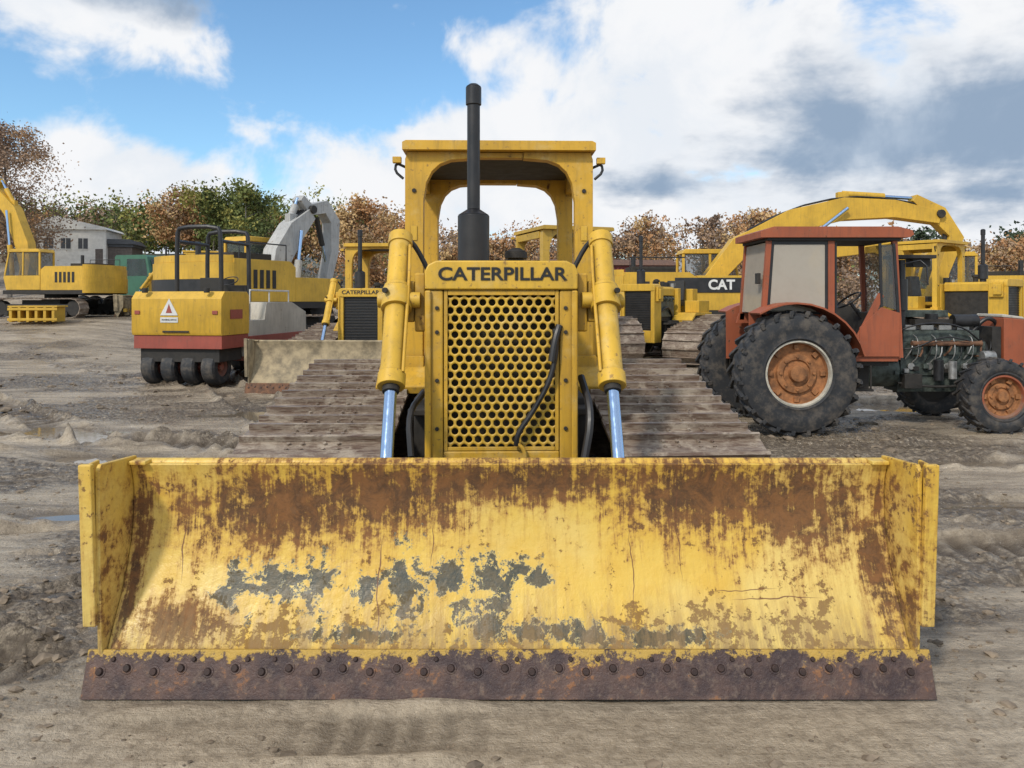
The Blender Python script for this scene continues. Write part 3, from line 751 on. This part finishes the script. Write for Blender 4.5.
def rack():
    root=empty('steel_rack',(-18.6,29,.9),10,1);mb=MB()
    for i in range(6): mb.b(-.8+i*.3,-.7+i*.3,-.5,.5,.05,.62,'yellow_far')
    mb.b(-.85,.9,-.52,-.505,.1,.2,'yellow_far');mb.b(-.85,.9,-.52,-.505,.5,.6,'yellow_far');mb.b(-.85,.9,-.5,.5,.625,.68,'yellow_far')
    mb.build('slats',root,.01)
rack()
def container():
    root=empty('rusty_shed',(5.6,42,0),6,1);mb=MB()
    mb.b(-3.5,3.5,-1.3,1.3,.1,3.7,'rustred')
    for i in range(34): mb.b(-3.45+i*.205,-3.35+i*.205,-1.345,-1.303,.2,3.6,'rustred')
    mb.prism([(-1.5,3.71),(1.5,3.71),(0,4.1)],'x',-3.6,3.6,'rust')
    mb.build('walls_and_roof',root,.01)
container()
M['wall']=plain('render_wall',(.66,.65,.62),.8,0,.12,2,.2);M['roof']=plain('dark_roof_sheet',(.06,.065,.075),.6,0,.3,4,.2);M['wood']=plain('brown_wall',(.12,.10,.09),.8,0,.3,4)
def house():
    root=empty('white_building',(-33.8,58,5.1),12,.66);mb=MB()
    mb.b(-3.6,3.6,-3,3,-4,3.1,'wall');mb.build('walls',root,.02)
    mb=MB();mb.prism([(-3.9,3.1),(3.9,3.1),(3.6,3.4),(-1.5,4.6),(-2.5,4.4)],'y',-3.3,3.3,'wall')
    mb.b(3.7,6.4,-2.5,2.5,1.2,1.5,'roof');mb.b(3.61,6.2,-2.3,2.3,-4,1.19,'wood')
    mb.prism([(3.65,1.51),(6.6,1.51),(6.0,2.1),(3.65,2.1)],'y',-2.7,2.7,'roof');mb.build('roof',root,.02)
    mb=MB()
    for x in(-2.4,-.6,1.2):
        mb.b(x-.5,x+.5,-3.03,-3.005,.9,2.1,'roof');mb.b(x-.6,x+.6,-3.06,-3.032,.8,.88,'wall');mb.b(x-.03,x+.03,-3.06,-3.034,.9,2.1,'wall')
    mb.b(2.5,3.3,-3.03,-3.005,-2,.9,'wood');mb.build('windows_and_door',root)
house()

# ------------------------------------------------------------ terrain
_rg=np.random.RandomState(3);_lat=_rg.rand(512,512).astype(np.float32)
def vnoise(x,y):
    xi=np.floor(x).astype(np.int32);yi=np.floor(y).astype(np.int32);fx=(x-xi).astype(np.float32);fy=(y-yi).astype(np.float32)
    fx=fx*fx*(3-2*fx);fy=fy*fy*(3-2*fy);x0=xi%512;x1=(xi+1)%512;y0=yi%512;y1=(yi+1)%512
    return (_lat[x0,y0]*(1-fx)+_lat[x1,y0]*fx)*(1-fy)+(_lat[x0,y1]*(1-fx)+_lat[x1,y1]*fx)*fy-.5
def fbm(x,y,o=4):
    s=0;a=1
    for i in range(o): s=s+a*vnoise(x+17.3*i,y+9.1*i);a*=.5;x=x*2.03;y=y*2.03
    return s
def sst(t): t=np.clip(t,0,1);return t*t*(3-2*t)
def broad(X,Y):
    h=1.05*sst((Y-19)/13)*sst((-X-9)/8)
    h=h+5.2*sst((Y-42)/30)*sst((-X-6)/24)
    h=h+2.0*sst((Y-70)/40)
    return h
ruts=[ # x0,y0,x1,y1,halfwidth,depth,spacing
(-9,2.95,.2,3.0,.17,.024,.13),(-9,4.55,-1.9,4.25,.26,.07,.19),(-9,5.3,-2,5.5,.25,.07,.18),(2.1,4.1,12,4.5,.27,.06,.20),
(2,5.3,12,5.0,.25,.06,.18),(2,6.2,13,6.9,.28,.07,.2),(-10,7.2,-2,6.4,.28,.08,.2),(-12,9.0,-1.5,8.0,.3,.09,.22),
(-.8,2.80,.6,2.84,.13,.022,.11),(-14,11,-3,9.3,.3,.10,.22),(1.5,8.0,14,8.4,.3,.08,.22),(-16,14,-5,11.8,.35,.11,.25),(-4,13,-16,24,.35,.10,.25),
(-2.2,8,-12,28,.35,.10,.25),(-5,9,-18,22,.3,.10,.25),(2.5,12.8,18,13.0,.3,.08,.25),(2,16,16,17,.35,.07,.25),(-3.2,3.6,-1.95,5.4,.2,.05,.17),(2.4,3.2,8,3.7,.18,.04,.15),(-7,3.5,-1.98,3.75,.22,.07,.17),(2.2,9.3,12,9.0,.2,.06,.2),(-14,17,-4,15,.35,.09,.25),(-9,8,-26,34,.35,.1,.25)]
puddles=[(-6.4,10.2,1.7,.6),(-4.6,8.6,1.0,.35),(7.4,12.6,2.6,.6),(4.4,8.3,1.4,.3),(9,9.3,2.2,.45),(-3.6,6.3,.7,.2),(4.6,6.65,1.2,.2),(-4.2,11.8,1.3,.4),(3.9,4.75,.8,.12),(-8.5,7.8,1.6,.35)]
churns=[(-2.75,4.05,.85,.5),(-2.9,5.4,.9,.4),(3.1,5.0,.8,.35),(2.9,6.9,1.2,.35),(-4,7.5,1.6,.5),(-6,12,3,1.0),(5,9,2.5,.5),(-11,16,4,1.5),(7,15,5,1)]
def height(X,Y):
    h=broad(X,Y)
    n1=fbm(X*.35,Y*.6,2)
    wx=X+.35*vnoise(X*1.3,Y*1.3+7);wy=Y+.35*vnoise(X*1.3+31,Y*1.3)
    n2=fbm(wx*1.5,wy*2.4,4);n3=fbm(wx*9,wy*11,5);st=fbm(wx*.7,wy*9+3,3)
    near=sst((5-Y)/2.)*sst((2.6-abs(X))/.8)
    ch=fbm(X*.45+5,Y*.9+3,3)-.06
    for(cx,cy,rx,ry) in churns: ch=np.maximum(ch,.35*(1.25-np.sqrt(((wx-cx)/rx)**2+((wy-cy)/ry)**2))+.4*n2)
    churn=sst((ch+.02)/.2)*(1-.8*near*(X>-2.2))
    lump=.30-np.abs(n3)*1.6+.5*np.maximum(fbm(wx*17,wy*21,3),-.1)
    d=.05*n1*(1-.6*near)+.022*n2*(1-.6*near)+(.003+.036*churn)*lump+.016*st*(1-.5*near)*(1-.6*churn)
    rm=np.zeros_like(d)
    for k,(x0,y0,x1,y1,w,dp,sp) in enumerate(ruts):
        L=math.hypot(x1-x0,y1-y0);ux,uy=(x1-x0)/L,(y1-y0)/L
        bb=(np.abs(-(X-x0)*uy+(Y-y0)*ux)<w+.6)&((X-x0)*ux+(Y-y0)*uy>-.2)&((X-x0)*ux+(Y-y0)*uy<L+.2)
        if not bb.any(): continue
        x=X[bb];y=Y[bb]
        s=(x-x0)*ux+(y-y0)*uy
        t=-(x-x0)*uy+(y-y0)*ux+.12*np.sin(s*.5+k)+.05*fbm(s*1.5,s*0+k,2)
        end=sst(s/.6)*sst((L-s)/.6)
        ins=sst((w-abs(t))/.05)*end
        berm=np.exp(-((abs(t)-w-.03)/.05)**2)*end
        pres=sst((fbm(s*.5+k*3,t*1.5+k,3)+.25)/.35)
        cl=.5+.5*np.tanh(3.5*np.sin(2*math.pi*(s+abs(t)*.25*(k%2)+.05*vnoise(s*4,t*3))/sp))
        d[bb]=d[bb]*(1-.5*ins*pres)-dp*ins*pres*(.45+.55*cl*(.5+vnoise(s*3,t*3)+.5))+berm*pres*dp*.7*(1+2*vnoise(x*7,y*7))
        rm[bb]=np.maximum(rm[bb],ins*pres*(.35+.65*cl)*min(1,.25+dp*14))
    for(cx,cy,rx,ry) in puddles:
        e=1-np.sqrt(((X-cx)/rx)**2+((Y-cy)/ry)**2)
        f=sst(e*1.2+.3);d=d*(1-.6*f)-.080*f
    d=d-.02*near
    return h+d*(1-sst((Y-60)/60)),rm,churn
a=3.;xt=np.arange(-4.9,4.9001,.0100);xs=a*np.sinh(xt)
s1=np.arange(-3.6,-.9,.06);s2=np.arange(-.9,2.6,.0085);s3=np.arange(2.6,5.6,.03);ys=3+3*np.sinh(np.concatenate([s1,s2,s3]))
X,Y=np.meshgrid(xs,ys);Z,RM,CH=height(X,Y)
nx,ny=len(xs),len(ys)
co=np.stack([X,Y,Z],-1).reshape(-1,3).astype(np.float32)
idx=np.arange(nx*ny).reshape(ny,nx);q=np.stack([idx[:-1,:-1],idx[:-1,1:],idx[1:,1:],idx[1:,:-1]],-1).reshape(-1)
me=bpy.data.meshes.new('ground');me.vertices.add(nx*ny);me.vertices.foreach_set('co',co.ravel())
nq=(nx-1)*(ny-1);me.loops.add(nq*4);me.loops.foreach_set('vertex_index',q.astype(np.int32))
me.polygons.add(nq);me.polygons.foreach_set('loop_start',np.arange(0,nq*4,4,dtype=np.int32))
try: me.polygons.foreach_set('loop_total',np.full(nq,4,dtype=np.int32))
except Exception: pass
me.update(calc_edges=True);me.polygons.foreach_set('use_smooth',np.ones(nq,dtype=bool))
for nm,arr in(('rut_depth',RM),('churned',CH)):
    at_=me.attributes.new(nm,'FLOAT','POINT');at_.data.foreach_set('value',arr.astype(np.float32).ravel())
ground=bpy.data.objects.new('ground',me);scene.collection.objects.link(ground)
def mud():
    m,t,b=newmat('wet_mud');p=wpos(t)
    s=t.new('ShaderNodeSeparateXYZ');t.put(s.inputs[0],p)
    pa=t.vm('MULTIPLY',p,(.5,1.1,1));rut=t.attr('rut_depth');chn=t.attr('churned')
    nA=t.noise(pa,.5,5,.62);nB=t.noise(pa,2.4,6,.7,.3);nC=t.noise(p,15,6,.78)
    nS=t.noise(t.vm('MULTIPLY',p,(.30,3.4,1)),2.0,6,.72)
    nS2=t.noise(t.vm('MULTIPLY',p,(.22,1.9,1)),1.1,6,.7)
    c=t.mix(t.mr(nB,.35,.66),(.50,.415,.305),(.34,.275,.20))
    c=t.mix(t.mr(nS,.48,.62,0,.6),c,(.19,.147,.103))
    c=t.mix(t.mr(nS2,.51,.63,0,.65),c,(.145,.112,.078))
    c=t.mix(t.mr(nA,.53,.67,0,.35),c,(.16,.125,.088))
    c=t.mix(t.m('MULTIPLY',chn,t.mr(nC,.42,.54,.35,.88)),c,(.095,.072,.05))
    c=t.mix(t.m('MULTIPLY',rut,.80),c,(.075,.056,.039))
    c=t.mix(t.mr(nC,.52,.64,0,.5),c,(.13,.10,.072))
    c=t.mix(t.mr(nC,.43,.30,0,.45),c,(.56,.48,.37))
    fg=t.m('MULTIPLY',t.mr(s.outputs[1],3.7,3.1,0,.75),t.m('SUBTRACT',1.,t.m('MULTIPLY',rut,.8)));c=t.mix(fg,c,t.mix(t.mr(nC,.35,.66),(.54,.445,.325),(.30,.24,.17)))
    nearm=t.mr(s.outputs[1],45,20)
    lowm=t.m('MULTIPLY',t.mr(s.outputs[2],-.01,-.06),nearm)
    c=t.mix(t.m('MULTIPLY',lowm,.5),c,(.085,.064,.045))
    wet=t.m('MULTIPLY',t.mr(t.m('ADD',nA,t.m('MULTIPLY',nS,.45)),.61,.72),t.mr(s.outputs[1],2.5,6,.6,1.))
    wet=t.maxl([wet,t.m('MULTIPLY',lowm,.9),t.m('MULTIPLY',rut,.7)])
    t.put(b.inputs['Base Color'],t.mix(t.mr(s.outputs[1],55,75),c,t.mix(t.mr(nA,.4,.6),(.10,.11,.04),(.16,.13,.06))))
    r=t.m('SUBTRACT',t.mr(nC,.3,.7,.44,.70),t.m('MULTIPLY',wet,t.mr(nC,.44,.62,.36,.06)))
    t.put(b.inputs['Roughness'],r)
    vo=t.voro(t.vm('ADD',p,t.vm('SCALE',t.noise(p,6,3,.6,0,True),None,.12)),16)
    hh=t.m('ADD',t.m('ADD',nC,t.m('MULTIPLY',nS,.8)),t.m('MULTIPLY',t.m('MULTIPLY',vo,-1.),t.m('ADD',.12,t.m('MULTIPLY',chn,.8))))
    t.put(b.inputs['Normal'],t.bump(hh,.85,.04))
    return m
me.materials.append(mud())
def water():
    m,t,b=newmat('muddy_water');n=t.noise(wpos(t),2,4,.6)
    t.put(b.inputs['Base Color'],t.mix(n,(.20,.16,.115),(.13,.10,.07)));b.inputs['Roughness'].default_value=.05;b.inputs['Specular IOR Level'].default_value=.6
    t.put(b.inputs['Normal'],t.bump(t.noise(wpos(t),9,3),.05,.01));return m
M['water']=water()
for(cx,cy,rx,ry) in puddles:
    mb=MB();zb=float(broad(np.array([float(cx)]),np.array([float(cy)]))[0])
    pts=[(rx*1.25*math.cos(R(a)),ry*1.25*math.sin(R(a)),0) for a in range(0,360,12)];mb.add(pts,[tuple(range(len(pts)))],'water')
    o=mb.build('puddle',recalc=False);o.location=(cx,cy,zb-.058)
tick('ground')
rs=np.random.RandomState(11)
def clods():
    base=bmesh.new();bmesh.ops.create_icosphere(base,subdivisions=1,radius=1);bv=np.array([v.co[:] for v in base.verts]);bf=np.array([[v.index for v in f.verts] for f in base.faces])
    N=6500
    y=np.concatenate([rs.uniform(2.4,4.6,1300),3+rs.exponential(9,N-1300)]);x=np.concatenate([rs.uniform(-4,4,1300),rs.uniform(-1,1,N-1300)*(.8*y[1300:]+2)])
    k=~((abs(x)<1.95)&(y>3.1)&(y<8));x=x[k];y=y[k];n=len(x)
    z,_,cc=height(x[None,:].copy(),y[None,:].copy());z=z[0];cc=cc[0]
    r=rs.choice([.005,.009,.015,.026],n,p=[.5,.3,.15,.05])*(1+np.maximum(0,y-6)*.1)*(1+.8*cc)
    V=bv[None]*(1+rs.uniform(-.35,.35,(n,len(bv),1)))*np.array([1.3,1,.6])*r[:,None,None]
    V+=np.stack([x,y,z+r*.1],-1)[:,None,:]
    F=(bf[None]+(np.arange(n)*len(bv))[:,None,None]).reshape(-1,3)
    me=bpy.data.meshes.new('mud_clods');me.from_pydata(V.reshape(-1,3).tolist(),[],F.tolist());me.materials.append(plain('clod_mud',(.20,.155,.11),.8,0,.5,6));o=bpy.data.objects.new('mud_clods',me);scene.collection.objects.link(o)
clods()
tick('clods')
# ------------------------------------------------------------ trees
def leafmat(name,c):
    m,t,b=newmat(name);b.inputs['Roughness'].default_value=.7
    n=t.noise(objco(t),.9,2);t.put(b.inputs['Base Color'],t.mix(n,c,tuple(x*.6 for x in c)))
    b.inputs['Specular IOR Level'].default_value=.2
    return m
LM={'green':[leafmat('leaf_green_a',(.17,.20,.06)),leafmat('leaf_green_b',(.32,.30,.08)),leafmat('leaf_green_c',(.10,.13,.045))],
'autumn':[leafmat('leaf_rust',(.52,.28,.13)),leafmat('leaf_ochre',(.62,.42,.20)),leafmat('leaf_brown',(.40,.27,.17))],
'brown':[leafmat('leaf_dull',(.38,.26,.18)),leafmat('leaf_dull2',(.28,.20,.15)),leafmat('leaf_dull3',(.48,.31,.18))],
'pine':[leafmat('needle_a',(.06,.09,.055)),leafmat('needle_b',(.09,.12,.07)),leafmat('needle_c',(.05,.07,.045))]}
M['bark']=plain('bark',(.19,.17,.15),.9,0,.4,6)
def crown(base,h,w,rs,n,ls,mb):
    bx,by,bz=base;top=Vector((bx+rs.uniform(-.05,.05)*h,by,bz+h*.92))
    B=Vector(base);P=[B,B.lerp(top,.35)+Vector((rs.uniform(-.02,.02)*h,0,0)),B.lerp(top,.7),top]
    r=h*.016;mb.tube(P,[r,r*.7,r*.4,r*.1],'bark',6)
    cs=[];nl=14
    for k in range(nl):
        f=.22+.74*k/nl;o=B.lerp(top,f);a=rs.uniform(0,6.28);L=w*.5*math.sin(math.pi*min(1,(f-.08)/.95))**.7*rs.uniform(.65,1.1)
        e=o+Vector((math.cos(a)*L,math.sin(a)*L,L*rs.uniform(.25,.8)))
        mid=o.lerp(e,.5)+Vector((0,0,L*.08));mb.tube([o,mid,e],[r*.35,r*.22,r*.06],'bark',4)
        cs+=[(e,L*.36+.2),(mid,L*.3+.2)]
        for j in range(3):
            e2=mid+Vector(rs.uniform(-.5,.5,3))*L+Vector((0,0,L*.3));mb.tube([mid,e2],[r*.15,r*.04],'bark',3);cs.append((e2,L*.25+.15))
    cs.append((top,w*.12))
    C=[];I=[];per=max(1,n//len(cs))
    for c,rad in cs:
        m_=int(per*rs.uniform(.3,1.7));p=rs.normal(0,1,(m_,3))*np.array([1,1,.7])*rad*.62+np.array(c[:]);C.append(p);I.append(np.full(m_,rs.choice(3,p=[.5,.3,.2])))
    return np.concatenate(C),np.concatenate(I),np.full(sum(len(x) for x in C),ls)
def leaves_obj(name,C,I,S,kinds,rs,parent=None):
    n=len(C);u=rs.normal(0,1,(n,3));u/=np.linalg.norm(u,axis=1)[:,None];w=rs.normal(0,1,(n,3));w-=u*(u*w).sum(1)[:,None];w/=np.linalg.norm(w,axis=1)[:,None]
    s=(S*rs.uniform(.5,1.2,n))[:,None];V=np.stack([C-u*s,C-w*s*.6,C+u*s,C+w*s*.6],1).reshape(-1,3).astype(np.float32)
    me=bpy.data.meshes.new(name);me.vertices.add(4*n);me.vertices.foreach_set('co',V.ravel());me.loops.add(4*n);me.loops.foreach_set('vertex_index',np.arange(4*n,dtype=np.int32))
    me.polygons.add(n);me.polygons.foreach_set('loop_start',np.arange(0,4*n,4,dtype=np.int32))
    for k in kinds:
        for m in LM[k]: me.materials.append(m)
    me.polygons.foreach_set('material_index',I.astype(np.int32));me.update(calc_edges=True);o=bpy.data.objects.new(name,me);scene.collection.objects.link(o);o.parent=parent
    return o
rs=np.random.RandomState(5)
def gz(x,y): return float(broad(np.array([float(x)]),np.array([float(y)]))[0])
def tree(name,x,y,h,w,kind,n,ls):
    z=gz(x,y)-.2;root=empty(name,(x,y,z));mb=MB();C,I,S=crown((0,0,0),h,w,rs,n,ls,mb)
    mb.build('trunk_and_limbs',root,recalc=False);leaves_obj('foliage',C,I,S,[kind],rs,root)
tree('autumn_tree',-34.0,50,12.3,7,'brown',18000,.10)
tree('autumn_tree',-38.5,52,12.0,7,'brown',6000,.11)
tree('broadleaf_tree',-25.0,62,6.0,6.5,'green',8000,.16)
tree('autumn_tree',-28.5,64,5.0,6,'autumn',5000,.16)
tree('broadleaf_tree',-20.3,56,8.3,4.6,'green',6500,.14)
tree('autumn_tree',-11.5,60,9.6,5.5,'autumn',7500,.15)
def mass(name,specs,kindlist):
    mb=MB();Cs=[];Is=[];Ss=[]
    for(x,y,h,w,k,n,ls) in specs:
        C,I,S=crown((x,y,gz(x,y)-.3),h,w,rs,n,ls,mb);Cs.append(C);Is.append(I+3*kindlist.index(k));Ss.append(S)
    root=empty(name);mb.build('trunks',root,recalc=False);leaves_obj('foliage',np.concatenate(Cs),np.concatenate(Is),np.concatenate(Ss),kindlist,rs,root)
sp=[]
for i in range(68):
    px=-60+i*2.0+rs.uniform(-.8,.8);y=rs.uniform(74,92)
    h=rs.uniform(7.2,9.8)
    if 14<px<31: h*=1.25
    if px>36: h*=.85
    if px<-20: h*=.45
    k=rs.choice(['autumn','brown'],p=[.65,.35]) if px>-12 else rs.choice(['autumn','green'],p=[.35,.65])
    sp.append((px,y,h,rs.uniform(5.5,8),k,2400 if k!='brown' else 1700,.20))
for i in range(22):
    sp.append((-50+i*6+rs.uniform(-1.5,1.5),rs.uniform(100,115),rs.uniform(7,10)*(.6 if i<6 else 1),9,'pine' if i>17 else ('autumn' if i>4 else 'green'),1200,.34))
for i in range(36):
    sp.append((-55+i*3.6,rs.uniform(66,73),rs.uniform(2.4,4.0),6,rs.choice(['green','brown','autumn']),900,.2))
mass('tree_line',sp,['autumn','brown','green','pine'])
tick('trees')
# ------------------------------------------------------------ sky
w=bpy.data.worlds.new('World');scene.world=w;w.use_nodes=True;t=NT(w.node_tree)
bg=w.node_tree.nodes['Background']
EL,AZ=42,214
sky=t.new('ShaderNodeTexSky',sky_type='NISHITA');sky.sun_disc=False;sky.sun_elevation=R(EL);sky.sun_rotation=R(AZ)
sky.air_density=1.0;sky.dust_density=.8;sky.ozone_density=1.2
g=t.new('ShaderNodeTexCoord').outputs['Generated'];s=t.new('ShaderNodeSeparateXYZ');t.put(s.inputs[0],g)
az=t.m('ARCTAN2',s.outputs[0],s.outputs[1]);el=t.m('ARCSINE',s.outputs[2])
cv=t.new('ShaderNodeCombineXYZ');t.put(cv.inputs[0],az);t.put(cv.inputs[1],el);cv=cv.outputs[0]
dz=t.m('ADD',t.m('MAXIMUM',s.outputs[2],0.),.22)
pv=t.new('ShaderNodeCombineXYZ');t.put(pv.inputs[0],t.m('DIVIDE',s.outputs[0],dz));t.put(pv.inputs[1],t.m('DIVIDE',s.outputs[1],dz));pv=pv.outputs[0]
n1=t.noise(pv,1.15,5,.55,.25);n2=t.noise(cv,6,6,.58,.3);n3=t.noise(pv,2.3,5,.6)
fb=t.m('ADD',t.m('MULTIPLY',t.m('SUBTRACT',n1,.5),1.3),t.m('MULTIPLY',t.m('SUBTRACT',n2,.5),2.1))
B=lambda a_,e,ra,re:t.blob(cv,(a_,e,0),(ra,re,1))
cl=t.maxl([B(-.62,.35,.27,.09),B(-.49,.13,.17,.08),B(.02,.17,.33,.13),B(.26,.26,.36,.20),B(.22,.12,.30,.10),B(.60,.20,.42,.25),B(-.15,.06,.25,.06),
  t.mr(t.m('ABSOLUTE',az),.75,1.1,-.6,.25),t.mr(el,.45,.7,-.6,.15)])
mask=t.mr(t.m('ADD',cl,fb),-.02,.36)
haze=t.mr(el,.12,-.02,0,.65)
mask=t.m('MAXIMUM',mask,haze)
gr=t.maxl([B(.48,.19,.28,.085),B(.60,.20,.30,.14),B(.22,.15,.14,.03),B(-.5,.37,.2,.04),B(-.44,.085,.12,.025)])
gm=t.mr(t.m('ADD',gr,t.m('MULTIPLY',t.m('SUBTRACT',t.m('ADD',n2,n3),1.),1.9)),-.10,.80)
wc=t.mix(gm,(9.3,9.4,9.6),(3.0,4.0,5.4))
wc=t.mix(t.mr(n2,.56,.36,0,.4),wc,(6.5,7.4,8.5))
wc=t.mix(t.mr(el,.12,0,0,.6),wc,(7.7,8.2,8.8))
skyc=t.mix(1.,sky.outputs[0],(1.35,1.75,1.9),'MULTIPLY')
t.put(bg.inputs[0],t.mix(mask,skyc,wc));bg.inputs[1].default_value=.1
w.cycles.sampling_method='MANUAL';w.cycles.sample_map_resolution=256
sl=bpy.data.lights.new('sun','SUN');sl.energy=2.5;sl.angle=R(5);sl.color=(1,.92,.80)
so=bpy.data.objects.new('sun',sl);scene.collection.objects.link(so)
d=Vector((math.sin(R(AZ))*math.cos(R(EL)),math.cos(R(AZ))*math.cos(R(EL)),math.sin(R(EL))));so.rotation_euler=d.to_track_quat('Z','Y').to_euler();so.location=(0,0,20)

cam=bpy.data.cameras.new('camera');co_=bpy.data.objects.new('camera',cam);scene.collection.objects.link(co_);scene.camera=co_
co_.location=(0,0,1.8);co_.rotation_euler=(R(90),0,0);cam.sensor_width=36;cam.lens=26.0;cam.shift_y=-84/1024;cam.clip_end=2000;cam.clip_start=.05
scene.view_settings.view_transform='Standard';scene.view_settings.look='None';scene.view_settings.exposure=0
tick('end')
